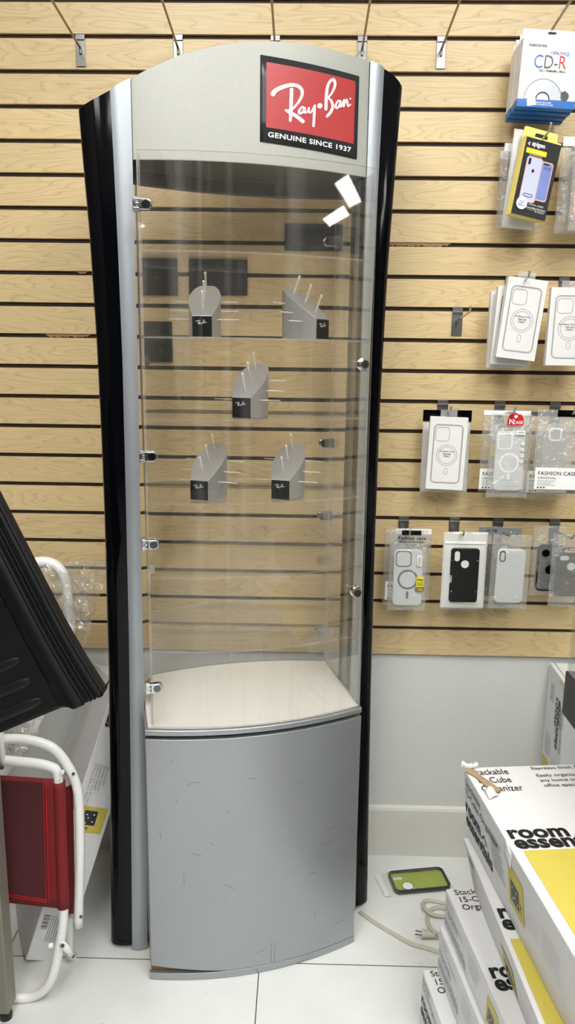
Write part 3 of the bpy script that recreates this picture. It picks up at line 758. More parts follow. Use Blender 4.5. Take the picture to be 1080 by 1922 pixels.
# ------------------------------------------------------------------ hanging packs
def hang(name, label, cat, rect, y, yaw=0.0, group=None):
    cx, cy, cz, w, h, th = rect
    t = thing(name, label, cat, (cx, y, cz), (0, th, yaw), group)
    return t, w, h

# blank-disc packs
def disc_pack(rect, y, label, full):
    t, w, h = hang('hanging_disc_pack', label, 'disc pack', rect, y, 0.03, 'blank disc packs on one hook')
    bm = bmesh.new(); box(bm, -w / 2, w / 2, 0, 0.020, -h / 2 + h * 0.10, h / 2 - h * 0.13); link('carton', bm, 'paper', t, bev=0.0012)
    bm = bmesh.new(); box(bm, -w / 2, w / 2, 0.009, 0.0105, h / 2 - h * 0.135, h / 2); link('hang_tab', bm, 'paper', t)
    bm = bmesh.new(); box(bm, -w / 2 - 0.0006, w / 2 + 0.0006, -0.0006, 0.0206, -h / 2, -h / 2 + h * 0.102); link('base_band', bm, 'blue', t, bev=0.001)
    if not full: return
    P = front(0, 0, -0.0006)
    bm = bmesh.new()
    R0, R1 = w * 0.325, w * 0.115; zc = -h / 2 + h * 0.105
    XC = -w * 0.07
    a = [(XC + R0 * math.cos(PI * k / 28), zc + R0 * math.sin(PI * k / 28)) for k in range(29)]; b = [(XC + R1 * math.cos(PI * k / 28), zc + R1 * math.sin(PI * k / 28)) for k in range(29)]
    va = [bm.verts.new(P(*q)) for q in a]; vb = [bm.verts.new(P(*q)) for q in b]
    for k in range(28): bm.faces.new((va[k], va[k + 1], vb[k + 1], vb[k]))
    link('disc_picture', bm, 'disc', t)
    P = front(0, 0, -0.0010)
    bm = bmesh.new(); line2(bm, b, w * 0.018, P)
    line2(bm, a, w * 0.006, P)
    text(bm, 'memorex.', w * 0.078, front(-w * 0.235, h * 0.262, -0.0010), bold=0.004)
    text(bm, '52X | 700MB/Mo | 80min', w * 0.050, front(w * 0.05, -h * 0.045, -0.0010), bold=0.008, xs=0.9)
    link('lettering', bm, 'ink', t)
    bm = bmesh.new(); text(bm, '10PK/PAQ', w * 0.075, front(w * 0.145, h * 0.172, -0.0010)); text(bm, 'C', w * 0.30, front(-w * 0.205, 0.0, -0.0010), bold=-0.008, xs=0.8)
    link('lettering', bm, 'blue', t)
    bm = bmesh.new(); text(bm, 'D', w * 0.30, front(-w * 0.03, 0.0, -0.0010), bold=-0.008, xs=0.8); text(bm, '-', w * 0.30, front(w * 0.095, 0.0, -0.0010), bold=-0.008, xs=0.8); link('lettering', bm, 'graphite', t)
    bm = bmesh.new(); text(bm, 'R', w * 0.30, front(w * 0.205, 0.0, -0.0010), bold=-0.008, xs=0.8); link('lettering', bm, 'redcard', t)
    bm = bmesh.new(); text(bm, 'PAPER SLEEVES INCLUDED', w * 0.034, front(-w * 0.11, -h / 2 + h * 0.055, -0.0014), bold=0.01); text(bm, 'POCHETTES DE PAPIER INCLUSES', w * 0.03, front(-w * 0.10, -h / 2 + h * 0.03, -0.0014), bold=0.01); link('lettering', bm, 'white', t)
    bm = bmesh.new(); prism(bm, [(p[0] * 0.98 - p[1] * 0.2, p[0] * 0.2 + p[1] * 0.98) for p in rrect(w * 0.15, w * 0.11, 0.001, -w * 0.36, -h / 2 + h * 0.115)], -0.0016, -0.0008, 'xz'); link('badge', bm, 'white', t)
    bm = bmesh.new(); disc(bm, w * 0.31, -h / 2 + h * 0.16, w * 0.072, front(0, 0, -0.0012), n=20)
    line2(bm, [(w * 0.245, -h / 2 + h * 0.215), (w * 0.27, -h / 2 + h * 0.20), (w * 0.285, -h / 2 + h * 0.205), (w * 0.31, -h / 2 + h * 0.235)], w * 0.02, front(0, 0, -0.0012))
    link('fruit_badge', bm, 'graphite', t)
    bm = bmesh.new(); prism(bm, rrect(w * 0.14, 0.004, 0.0018, 0.0, h / 2 - h * 0.04), 0.0080, 0.0089, 'xz'); link('hang_slot', bm, 'ink', t)
R0_ = (0.5297, -0.125, 2.0384, 0.1279, 0.1591, 0.0389)
for i, (dy, lab) in enumerate(((0.0, 'front white and blue disc pack with the large coloured letters'), (0.026, 'second white and blue disc pack, just behind the front one'), (0.050, 'third white and blue disc pack, behind the second'), (0.074, 'rearmost white and blue disc pack on its hook, nearest the slats'))):
    r = list(R0_); r[2] -= i * 0.0018; r[0] += (0, .001, -.001, 0)[i]
    disc_pack(r, -0.125 + dy, lab, i == 0)

# phone cases: shell + camera frame + cut-outs
def phone_case(t, w, h, mat, ringmat='graphite', cam=None, ring_r=None, pill=False, hole=None, name='phone_case', y0=-0.0045, x0=0.0, z0=0.0, corner=0.012):
    bm = bmesh.new(); prism(bm, rrect(w, h, corner, x0, z0, 6), y0, y0 + 0.008, 'xz'); o = link(name, bm, mat, t, bev=0.0018, seg=3)
    if cam:
        cw, ch, cx, cz, cr = cam
        bm = bmesh.new(); ring(bm, rrect(cw, ch, cr, x0 + cx, z0 + cz, 6), rrect(cw - 0.0054, ch - 0.0054, max(cr - 0.0026, 0.001), x0 + cx, z0 + cz, 6), y0 - 0.0012, y0 + 0.002); link('camera_frame', bm, ringmat, o)
    if ring_r:
        bm = bmesh.new(); ring(bm, circ(ring_r, x0, z0 - h * 0.03, 40), circ(ring_r * 0.81, x0, z0 - h * 0.03, 40), y0 - 0.0006, y0 + 0.0004); link('magnet_ring', bm, ringmat, o)
        if pill:
            bm = bmesh.new(); prism(bm, rrect(0.0062, 0.020, 0.003, x0, z0 - h * 0.03 - ring_r - 0.015), y0 - 0.0006, y0 + 0.0004, 'xz'); link('magnet_bar', bm, ringmat, o)
    if hole:
        bm = bmesh.new()
        for hx, hz, hw, hh in hole: prism(bm, rrect(hw, hh, min(hw, hh) / 2.05, x0 + hx, z0 + hz, 7), y0 - 0.0004, y0 + 0.001, 'xz')
        link('cut_out', bm, 'casegrey', o)
    return o

def pouch_mesh(w, h, d, seed=1, wr=0.0012):
    bm = bmesh.new(); nu, nv = 18, 30
    def f(side):
        def g(a, b):
            x = (a - 0.5) * w; z = (b - 0.5) * h
            e = min(1, min(a, 1 - a) * 7) * min(1, b * 9, max(0.0, (0.86 - b)) * 9)
            wv = wr * mnoise.noise(Vector((x * 60 + seed, z * 45, side * 9)))
            edge = 0.0009 * mnoise.noise(Vector((seed * 3.1, z * 90, a * 4)))
            return (x + edge, side * (d / 2) * e + wv + 0.0003 * side, z)
        return g
    A = grid(bm, f(-1), nu, nv); B = grid(bm, f(1), nu, nv)
    rim = [(A[i][0], B[i][0]) for i in range(nu + 1)] + [(A[nu][j], B[nu][j]) for j in range(1, nv + 1)] + [(A[i][nv], B[i][nv]) for i in range(nu - 1, -1, -1)] + [(A[0][j], B[0][j]) for j in range(nv - 1, 0, -1)]
    for i in range(len(rim)):
        (a, b), (c, d_) = rim[i], rim[(i + 1) % len(rim)]; bm.faces.new((a, c, d_, b))
    return bm
def pouch(t, w, h, d=0.012, mat='pouch', seed=1, wr=0.0012):
    return link('pouch', pouch_mesh(w, h, d, seed, wr), mat, t, smooth=True)

def outline_print(t, w, h, y, txt, sc=1.0, cover=None):
    """thin line drawing of a phone back with charging ring, as printed on the white boxes"""
    P = front(0, 0, y)
    bm = bmesh.new(); lw = 0.0011
    line2(bm, rrect(w * 0.76, h * 0.80, w * 0.11, 0, -h * 0.005, 6), lw * 1.5, P, True)
    line2(bm, rrect(w * 0.72, h * 0.775, w * 0.10, 0, -h * 0.005, 6), lw * 0.5, P, True)
    line2(bm, rrect(w * 0.36, h * 0.185, w * 0.08, -w * 0.15, h * 0.265, 6), lw, P, True)
    line2(bm, circ(w * 0.275, 0, -h * 0.02, 40), lw * 0.9, P, True); line2(bm, circ(w * 0.222, 0, -h * 0.02, 40), lw * 0.9, P, True)
    line2(bm, rrect(w * 0.085, h * 0.095, w * 0.042, 0, -h * 0.24, 6), lw * 0.8, P, True)
    link('case_print', bm, 'greyink', t)
    bm = bmesh.new(); text(bm, txt, w * 0.055, front(0, 0.004, y - 0.0001), bold=0.02); text(bm, 'Clear Case', w * 0.05, front(0, -0.0015, y - 0.0001), bold=0.015); text(bm, 'Magsafe', w * 0.04, front(0, -0.0068, y - 0.0001), bold=0.015)
    line2(bm, rrect(w * 0.19, w * 0.065, w * 0.03, 0, -0.0052), 0.0004, front(0, 0, y - 0.0001), True)
    link('lettering', bm, 'ink', t)
def white_box(rect, y, label, txt, yaw=0.0, depth=0.016):
    t, w, h = hang('hanging_case_box', label, 'phone case box', rect, y, yaw, 'white phone case boxes')
    bm = bmesh.new(); box(bm, -w / 2, w / 2, 0, depth, -h / 2, h / 2); link('carton', bm, 'paper', t, bev=0.001)
    bm = bmesh.new(); box(bm, -w * 0.22, w * 0.22, depth - 0.002, depth - 0.0008, h / 2, h / 2 + 0.016); link('hang_tab', bm, 'caseclear', t)
    outline_print(t, w, h, -0.0003, txt)
    return t
white_box((0.5083, -0.13, 1.5065, 0.0945, 0.1832, 0.1015), -0.13, 'front white case box of the tilted stack on the slats', 'For Phone 15 Pro', 0.10)
white_box((0.4956, -0.105, 1.4912, 0.0896, 0.1786, 0.0432), -0.105, 'second white case box of the tilted stack, nearly upright', 'For Phone 15 Pro', 0.05)
white_box((0.4936, -0.075, 1.4837, 0.0934, 0.1792, -0.0082), -0.075, 'rearmost white case box of the tilted stack', 'For Phone 15 Pro', 0.0)
white_box((0.6235, -0.12, 1.4908, 0.0995, 0.1779, 0.0058), -0.12, 'white case box cut by the right edge, right of the tilted stack', 'For Phone 15 Pro Max', 0.02)
white_box((0.3584, -0.095, 1.1858, 0.0919, 0.1793, 0.0253), -0.095, 'white case box in front of the black-topped pouch', 'For Phone 15 Pro', -0.04)

def black_box(rect, y):
    t, w, h = hang('hanging_case_box', 'tilted black and yellow case box with two phones pictured', 'phone case box', rect, y, 0.22)
    bm = bmesh.new(); box(bm, -w / 2, w / 2, 0.0004, 0.026, -h / 2, h / 2); link('carton', bm, 'boxyellow', t, bev=0.0008)
    bm = bmesh.new(); box(bm, -w / 2 + 0.0004, w / 2, -0.0006, 0.0003, -h / 2 + 0.0005, h / 2 - 0.004); fc = link('face_panel', bm, 'signblack', t)
    bm = bmesh.new(); prism(bm, rrect(w * 0.98, 0.030, 0.004, 0, h / 2 + 0.010), 0.022, 0.0235, 'xz'); link('hang_tab', bm, 'boxyellow', t)
    bm = bmesh.new(); prism(bm, rrect(w * 0.36, 0.011, 0.004, w * 0.02, h / 2 + 0.010), 0.0208, 0.0218, 'xz'); link('hang_slot', bm, 'ink', t)
    bm = bmesh.new(); prism(bm, rrect(w * 0.58, 0.0105, 0.001, -w * 0.15, h * 0.315), -0.0012, -0.0007, 'xz'); link('title_strip', bm, 'label_yellow', t)
    bm = bmesh.new(); prism(bm, rrect(w * 0.40, h * 0.50, w * 0.07, w * 0.20, -h * 0.02, 6), -0.0012, -0.0007, 'xz'); p2 = link('phone_picture', bm, 'pink', t)
    bm = bmesh.new(); prism(bm, rrect(w * 0.34, h * 0.46, w * 0.05, w * 0.20, -h * 0.02, 6), -0.0016, -0.0013, 'xz'); link('screen_picture', bm, 'phoneblue', p2)
    bm = bmesh.new(); prism(bm, rrect(w * 0.17, h * 0.022, w * 0.02, w * 0.20, h * 0.198, 4), -0.0019, -0.0017, 'xz'); link('notch', bm, 'ink', p2)
    bm = bmesh.new(); prism(bm, rrect(w * 0.44, h * 0.56, w * 0.075, -w * 0.15, -h * 0.035, 6), -0.0024, -0.0019, 'xz'); p1 = link('phone_picture', bm, 'phoneviolet', t)
    bm = bmesh.new(); line2(bm, rrect(w * 0.44, h * 0.56, w * 0.075, -w * 0.15, -h * 0.035, 6), w * 0.022, front(0, 0, -0.0026), True); link('case_outline', bm, 'pink', p1)
    bm = bmesh.new(); prism(bm, rrect(w * 0.07, h * 0.085, w * 0.03, -w * 0.29, h * 0.185, 5), -0.0028, -0.0025, 'xz')
    disc(bm, -w * 0.15, h * 0.075, w * 0.04, front(0, 0, -0.0027)); disc(bm, -w * 0.145, h * 0.098, w * 0.012, front(0, 0, -0.0027))
    link('camera_print', bm, 'ink', p1)
    bm = bmesh.new(); line2(bm, rrect(w * 0.24, h * 0.035, w * 0.025, -w * 0.15, -h * 0.235, 5), w * 0.018, front(0, 0, -0.0027), True); link('stand_print', bm, 'graphite', p1)
    bm = bmesh.new(); disc(bm, -w * 0.27, -h * 0.345, w * 0.155, front(0, 0, -0.0030), n=28); rd = link('round_picture', bm, 'white', t)
    bm = bmesh.new()
    for a_ in (0, 1, 2): line2(bm, [(-w * 0.37 + a_ * w * 0.04, -h * 0.375), (-w * 0.30 + a_ * w * 0.05, -h * 0.31)], w * 0.02, front(0, 0, -0.0032))
    line2(bm, [(-w * 0.38, -h * 0.38), (-w * 0.17, -h * 0.372)], w * 0.02, front(0, 0, -0.0032)); link('case_print', bm, 'phoneblue', rd)
    bm = bmesh.new(); text(bm, 'spigen', w * 0.15, front(-w * 0.13, h * 0.385, -0.0013), bold=0.03)
    line2(bm, [(-w * 0.43, h * 0.398), (-w * 0.385, h * 0.42), (-w * 0.385, h * 0.376), (-w * 0.43, h * 0.398)], w * 0.022, front(0, 0, -0.0013))
    text(bm, 'CRYSTAL HYBRID', w * 0.055, front(w * 0.15, -h * 0.345, -0.0013)); text(bm, 'Universal Metal Kickstand', w * 0.058, front(w * 0.13, -h * 0.385, -0.0013), bold=0.01); text(bm, 'for iPhone X', w * 0.05, front(w * 0.28, -h * 0.42, -0.0013)); line2(bm, [(-w * 0.08, -h * 0.40), (w * 0.44, -h * 0.40)], 0.0004, front(0, 0, -0.0013))
    text(bm, 'SLIM PROTECTION', w * 0.045, front(-w * 0.15, h * 0.262, -0.0013))
    link('lettering', bm, 'white', t)
    bm = bmesh.new(); text(bm, 'iPhone X', w * 0.085, front(-w * 0.15, h * 0.305, -0.0014), bold=0.01); link('lettering', bm, 'boxyellow', t)
    bm = bmesh.new(); text(bm, '02:45', w * 0.11, front(w * 0.24, h * 0.13, -0.0018), xs=0.8); link('lettering', bm, 'ink', t)
black_box((0.5182, -0.125, 1.8135, 0.0867, 0.168, 0.1605), -0.125)
def bag(rect, y, label, mat='pouch', seed=1, d=0.012, yaw=0.0, group='phone case pouches on the slat wall', wr=0.0012):
    t, w, h = hang('hanging_pouch', label, 'phone case pouch', rect, y, yaw, group)
    pouch(t, w, h, d, mat, seed, wr)
    return t, w, h
def plain_header(t, w, h, mat='white', frac=0.10):
    bm = bmesh.new(); box(bm, -w / 2 + 0.001, w / 2 - 0.001, -0.0022, -0.0014, h / 2 - h * frac, h / 2 - 0.001); link('header_strip', bm, mat, t)
# behind the black and yellow box
t, w, h = bag((0.5025, -0.085, 1.8188, 0.0761, 0.2133, 0.0713), -0.085, 'milky pouch directly behind the black and yellow box', 'frost', 11)
phone_case(t, 0.070, 0.140, 'casegrey', z0=-0.008)
t, w, h = bag((0.508, -0.055, 1.8117, 0.1007, 0.187, 0.0189), -0.055, 'clear pouch with a dark case behind the black and yellow box', 'pouch', 12)
phone_case(t, 0.070, 0.140, 'black', z0=-0.006, x0=-0.002); plain_header(t, w, h)
t, w, h = bag((0.5099, -0.028, 1.8082, 0.1049, 0.1758, -0.0059), -0.028, 'rearmost clear pouch with a mauve case behind the black and yellow box', 'pouch', 13)
phone_case(t, 0.066, 0.132, 'mauve', z0=-0.012, x0=0.004); plain_header(t, w, h)
# rose cases cut by the right edge
t, w, h = bag((0.6442, -0.115, 1.81, 0.0875, 0.2096, -0.007), -0.115, 'clear pouch with a rose case cut by the right edge, front', 'pouch', 14)
phone_case(t, 0.072, 0.142, 'pink', z0=-0.006); plain_header(t, w, h)
t, w, h = bag((0.6358, -0.07, 1.8105, 0.0995, 0.2107, 0.0203), -0.07, 'clear pouch with a pale card behind the rose case', 'pouch', 15)
phone_case(t, 0.072, 0.146, 'caseclear', z0=-0.006); plain_header(t, w, h)
bm = bmesh.new(); box(bm, -0.028, 0.036, 0.0042, 0.0048, -h / 2 + 0.03, h / 2 - 0.03); link('backing_card', bm, 'paper', t)
# black-topped pouch
t, w, h = bag((0.3634, -0.05, 1.1854, 0.1191, 0.2075, -0.0012), -0.05, 'milky pouch with a glossy black top, behind the upright white box', 'frost', 16, 0.016)
bm = bmesh.new(); box(bm, -w / 2 - 0.0006, w / 2 + 0.0006, -0.0032, 0.0032, h / 2 - 0.027, h / 2 + 0.0006); link('header_strip', bm, 'gloss_black', t)
phone_case(t, 0.074, 0.142, 'black', z0=-0.016)

def fashion_label(t, w, h, x0, z0, lw, lh, big, small):
    bm = bmesh.new(); box(bm, x0 - lw / 2, x0 + lw / 2, -0.0105, -0.0099, z0 - lh / 2, z0 + lh / 2); lb = link('label_card', bm, 'white', t)
    bm = bmesh.new(); yy = -0.0109
    text(bm, big, lh * 0.25, front(x0 - lw * 0.44, z0 + lh * 0.16, yy), bold=0.012, align='LEFT', xs=1.0, space=1.05)
    text(bm, small, lh * 0.135, front(x0 - lw * 0.44, z0 - lh * 0.02, yy), bold=0.004, align='LEFT', xs=1.4)
    for i in range(4):
        line2(bm, [(x0 - lw * 0.44, z0 - lh * (0.10 + 0.07 * i)), (x0 - lw * (0.02 + 0.05 * (i % 3)), z0 - lh * (0.10 + 0.07 * i))], 0.0007, front(0, 0, yy))
    for i in range(3): disc(bm, x0 - lw * 0.41 + i * lw * 0.07, z0 - lh * 0.42, 0.0022, front(0, 0, yy))
    link('lettering', bm, 'ink', lb)
# red-topped pouch and the one behind it
t, w, h = bag((0.5093, -0.06, 1.1896, 0.1194, 0.2048, 0.0039), -0.06, 'clear pouch with a white lower label, behind the red-topped pouch', 'pouch', 17)
phone_case(t, 0.074, 0.146, 'caseclear', z0=-0.004); plain_header(t, w, h, 'white', 0.06)
fashion_label(t, w, h, -0.006, -h * 0.335, w * 0.92, 0.052, 'FASHION CASE', 'ORIGINAL')
bm = bmesh.new(); box(bm, -w * 0.30, -w * 0.18, -0.0095, -0.009, -0.012, 0.018); link('sticker', bm, 'label_yellow', t)
bm = bmesh.new(); text(bm, '028', 0.011, front(-w * 0.20, h * 0.405, -0.0065), bold=0.02); link('lettering', bm, 'ink', t)
t, w, h = bag((0.5083, -0.105, 1.1838, 0.1013, 0.2068, -0.0028), -0.105, 'clear pouch with a red header card and white magnetic ring case', 'pouch', 18, 0.014)
phone_case(t, 0.071, 0.146, 'casegrey', 'white', cam=(0.036, 0.040, -0.0135, 0.048, 0.008), ring_r=0.0245, z0=-0.012)
bm = bmesh.new(); prism(bm, rrect(0.0062, 0.014, 0.001, 0, -0.050), -0.0056, -0.0046, 'xz'); link('magnet_bar', bm, 'white', t)
bm = bmesh.new()
prism(bm, [(-0.018, 0), (0.020, 0), (0.020, 0.017), (0.014, 0.026), (0.006, 0.027), (0.002, 0.031), (-0.004, 0.028), (-0.013, 0.026), (-0.018, 0.014)], -0.0105, -0.0095, 'xz'); hd = link('header_card', bm, 'redcard', t); hd.location = (0.006, 0, h / 2 - 0.028)
bm = bmesh.new(); text(bm, 'N', 0.018, front(-0.008, 0.003, -0.0109), bold=0.02); text(bm, 'CASE', 0.010, front(0.007, 0.004, -0.0109), bold=0.015); line2(bm, [(-0.015, 0.0115), (-0.004, 0.013)], 0.001, front(0, 0, -0.0109)); disc(bm, 0.001, 0.0215, 0.0042, front(0, 0, -0.0109)); link('lettering', bm, 'white', hd)
bm = bmesh.new(); prism(bm, rrect(0.021, 0.0105, 0.0015, 0.022, h / 2 - 0.045), -0.0108, -0.010, 'xz'); st = link('price_sticker', bm, 'white', t)
bm = bmesh.new()
for k in range(14): line2(bm, [(0.0150 + k * 0.0011, h / 2 - 0.0475), (0.0150 + k * 0.0011, h / 2 - 0.0425)], 0.0003 + 0.0004 * (k % 3 == 0), front(0, 0, -0.0111))
link('bar_code', bm, 'ink', st)
for k in range(4):
    bm = bmesh.new(); disc(bm, 0.0285, 0.032 - k * 0.0145, 0.0042, front(0, 0, -0.0106), n=20); bd = link('round_badge', bm, 'white', t)
    bm = bmesh.new(); line2(bm, [(0.0265, 0.031 - k * 0.0145), (0.0300, 0.0335 - k * 0.0145)], 0.0014, front(0, 0, -0.0109)); link('badge_print', bm, 'ink', bd)
bm = bmesh.new(); line2(bm, rrect(0.029, 0.014, 0.001, 0.0, -0.0655), 0.0005, front(0, 0, -0.0106), True); link('panel_print', bm, 'greyink', t)
# pouches with the white lower label
t, w, h = bag((0.6201, -0.06, 1.1804, 0.1087, 0.221, -0.0036), -0.06, 'clear pouch behind the front label pouch, its label peeking out left', 'pouch', 19)
phone_case(t, 0.076, 0.146, 'caseclear', z0=-0.004); plain_header(t, w, h, 'graphite', 0.05); fashion_label(t, w, h, -0.004, -h * 0.29, w * 0.92, 0.055, 'FASHION CASE', 'ORIGINAL')
t, w, h = bag((0.6228, -0.11, 1.1947, 0.1097, 0.2056, 0.0084), -0.11, 'clear pouch with the white lower label, rounded camera window', 'pouch', 20, 0.014)
phone_case(t, 0.074, 0.146, 'caseclear', 'white', cam=(0.030, 0.031, -0.010, 0.048, 0.008), z0=-0.004)
bm = bmesh.new(); box(bm, -0.008, w / 2, -0.0032, -0.0022, h / 2 - 0.016, h / 2); link('header_strip', bm, 'gloss_black', t)
fashion_label(t, w, h, 0.0, -h * 0.305, w * 0.95, 0.053, 'FASHION CASE', 'ORIGINAL')
# bottom row
t, w, h = bag((0.2699, -0.05, 0.8799, 0.0999, 0.2014, 0.003), -0.05, 'clear label pouch peeking out left behind the yellow sticker pouch', 'pouch', 21)
phone_case(t, 0.070, 0.146, 'caseclear', z0=-0.006); fashion_label(t, w, h, 0.0, -h * 0.29, w * 0.9, 0.050, 'FASHION CASE', 'ORIGINAL')
t, w, h = bag((0.296, -0.035, 0.8856, 0.0951, 0.1952, -0.0078), -0.035, 'clear pouch peeking out right behind the yellow sticker pouch', 'pouch', 22); plain_header(t, w, h, 'white', 0.08)
t, w, h = bag((0.278, -0.085, 0.8834, 0.098, 0.2134, -0.0027), -0.085, 'clear pouch with dark magnetic ring case and a yellow sticker', 'pouch', 23, 0.014)
phone_case(t, 0.074, 0.148, 'casegrey', 'graphite', cam=(0.040, 0.042, -0.0125, 0.050, 0.010), ring_r=0.0262, pill=True, z0=-0.018)
bm = bmesh.new(); box(bm, -w * 0.20, w * 0.30, -0.0032, -0.0022, h / 2 - 0.013, h / 2 - 0.001); link('header_strip', bm, 'gloss_black', t)
bm = bmesh.new(); text(bm, 'Fashion case', 0.0125, front(0.006, h / 2 - 0.024, -0.0065), bold=0.022, space=1.1); text(bm, 'Mobile outlet products', 0.0068, front(0.006, h / 2 - 0.0315, -0.0065), bold=0.015); link('lettering', bm, 'ink', t)
bm = bmesh.new(); box(bm, 0.021, 0.0395, -0.0108, -0.0102, -0.040, -0.013); st = link('sticker', bm, 'label_yellow', t)
bm = bmesh.new(); text(bm, 'New', 0.0082, front(0.0305, -0.0235, -0.0112), bold=0.03)
for k in range(3): line2(bm, [(0.0225, -0.0285 - k * 0.0035), (0.0385, -0.0285 - k * 0.0035)], 0.0012, front(0, 0, -0.0112))
link('lettering', bm, 'ink', st)
bm = bmesh.new(); box(bm, 0.020, 0.0395, -0.0108, -0.0102, -0.0515, -0.0405); st = link('case_label', bm, 'ink', t)
bm = bmesh.new(); text(bm, 'CASE', 0.0070, front(0.0300, -0.0500, -0.0112), bold=0.02); text(bm, 'FASHION', 0.0036, front(0.0300, -0.0440, -0.0112), bold=0.02); link('lettering', bm, 'boxyellow', st)
bm = bmesh.new(); prism(bm, rrect(0.0115, 0.028, 0.001, 0.0265, 0.029), -0.0108, -0.0102, 'xz'); st = link('price_sticker', bm, 'white', t)
bm = bmesh.new()
for k in range(14): line2(bm, [(0.0230, 0.018 + k * 0.0016), (0.0300, 0.018 + k * 0.0016)], 0.0004 + 0.0005 * (k % 3 == 0), front(0, 0, -0.0111))
link('bar_code', bm, 'ink', st)
t, w, h = bag((0.4224, -0.05, 0.8697, 0.0984, 0.2048, 0.0184), -0.05, 'clear pouch with a mauve case, behind the black case pouch', 'pouch', 24)
phone_case(t, 0.070, 0.130, 'mauve', z0=-0.012)
t, w, h = bag((0.4202, -0.085, 0.8855, 0.1112, 0.2032, -0.0031), -0.085, 'milky bordered pouch showing a rugged black case', 'frost', 25, 0.010)
phone_case(t, 0.072, 0.142, 'black', z0=-0.010, y0=-0.0095, hole=[(-0.0205, 0.0505, 0.013, 0.026), (0.0, 0.030, 0.020, 0.020)], corner=0.008)
bm = bmesh.new()
for sx in (-1, 1):
    for zz in (0.030, -0.052): prism(bm, circ(0.0022, sx * 0.031, zz, 12), -0.0105, -0.0094, 'xz')
link('screw', bm, 'chrome', t)
bm = bmesh.new(); prism(bm, rrect(w * 0.92, 0.006, 0.001, 0, h / 2 - 0.027), -0.0034, -0.0024, 'xz'); link('zip_strip', bm, 'white', t)
bm = bmesh.new(); text(bm, 'TEGU', 0.008, front(-0.032, -0.020, -0.0100, PI / 2), bold=0.02); text(bm, 'MILITARY GRADE', 0.0035, front(0.018, -h / 2 + 0.018, -0.0100)); link('lettering', bm, 'white', t)
t, w, h = bag((0.5123, -0.05, 0.8849, 0.1117, 0.2183, 0.0228), -0.05, 'grey-topped clear pouch behind the frosted case pouch', 'pouch', 26)
phone_case(t, 0.068, 0.140, 'casesmoke', z0=-0.006); plain_header(t, w, h, 'greyink', 0.10)
bm = bmesh.new(); text(bm, '15 7/8', 0.011, front(-w * 0.2, h / 2 - 0.014, -0.0030), bold=0.02); link('lettering', bm, 'ink', t)
t, w, h = bag((0.5375, -0.085, 0.8843, 0.0992, 0.1959, 0.006), -0.085, 'clear pouch with a frosted case and a small dark camera frame', 'pouch', 27, 0.013)
phone_case(t, 0.072, 0.142, 'casegrey', 'ink', cam=(0.0155, 0.028, -0.0225, 0.052, 0.0072), z0=-0.010)
t, w, h = bag((0.6442, -0.05, 0.9063, 0.0858, 0.1868, 0.0097), -0.05, 'clear pouch with a black two-lens case, left of the smoke grey case', 'pouch', 28)
phone_case(t, 0.066, 0.122, 'casesmoke', 'ink', cam=(0.026, 0.030, -0.014, 0.040, 0.010), ring_r=0.0165, z0=-0.018, x0=0.004)
bm = bmesh.new(); ring(bm, rrect(0.067, 0.123, 0.012, 0.004, -0.018, 6), rrect(0.059, 0.115, 0.009, 0.004, -0.018, 6), -0.006, 0.004); link('bumper', bm, 'black', t)
bm = bmesh.new(); prism(bm, circ(0.010, -0.010, 0.022, 24), -0.0075, -0.0045, 'xz'); prism(bm, circ(0.012, 0.004, -0.0217, 24), -0.0075, -0.0045, 'xz'); link('lens', bm, 'gloss_black', t, bev=0.0008)
t, w, h = bag((0.6779, -0.1, 0.8948, 0.0874, 0.1883, -0.0028), -0.10, 'clear pouch with a smoke grey case, against the showcase glass', 'pouch', 29)
phone_case(t, 0.066, 0.114, 'casesmoke', z0=-0.010, x0=0.002, hole=[(-0.014, 0.044, 0.023, 0.012), (0.004, 0.022, 0.020, 0.020)])

# ------------------------------------------------------------------ cartons stacked at right
def carton(label, p, th, W, L, z0, z1, skew=0.0, group='long white cartons stacked at right'):
    t = thing('carton', label, 'carton', (p[0], p[1], z0), (0, 0, th), group)
    H = z1 - z0
    bm = bmesh.new(); vs = box(bm, 0, W, -L, 0, 0, H)
    for i in (0, 1, 2, 3): vs[i].co.x += skew
    bmesh.ops.subdivide_edges(bm, edges=bm.edges[:], cuts=7, use_grid_fill=True)
    for v in bm.verts:
        v.co += 0.0007 * Vector((mnoise.noise(v.co * 9 + Vector((z0 * 50, 0, 0))), mnoise.noise(v.co * 8 + Vector((0, 5, z0 * 40))), 0.5 * mnoise.noise(v.co * 7 + Vector((9, 0, 1)))))
    body = link('box_body', bm, 'card', t, bev=0.0025, seg=2)
    sl = skew / H
    top = lambda x0, y0, k=1.0: (lambda a, b: (x0 + a * k, y0 + b * k, H + 0.0011))
    left = lambda d0, zz, k=1.0: (lambda a, b: (sl * (H - (zz + b * k)) - 0.0011, -(d0 + a * k), zz + b * k))
    return t, H, top, left
def roof_mark(bm, P, s):
    line2(bm, [(0, 0), (s * 0.62, s * 0.62), (s * 1.25, s * 0.0)], s * 0.22, P)
def grid_print(bm, P, w, h, nx, ny):
    for i in range(nx + 1): line2(bm, [(w * i / nx, 0), (w * i / nx, h)], 0.0006, P)
    for j in range(ny + 1): line2(bm, [(0, h * j / ny), (w, h * j / ny)], 0.0006, P)
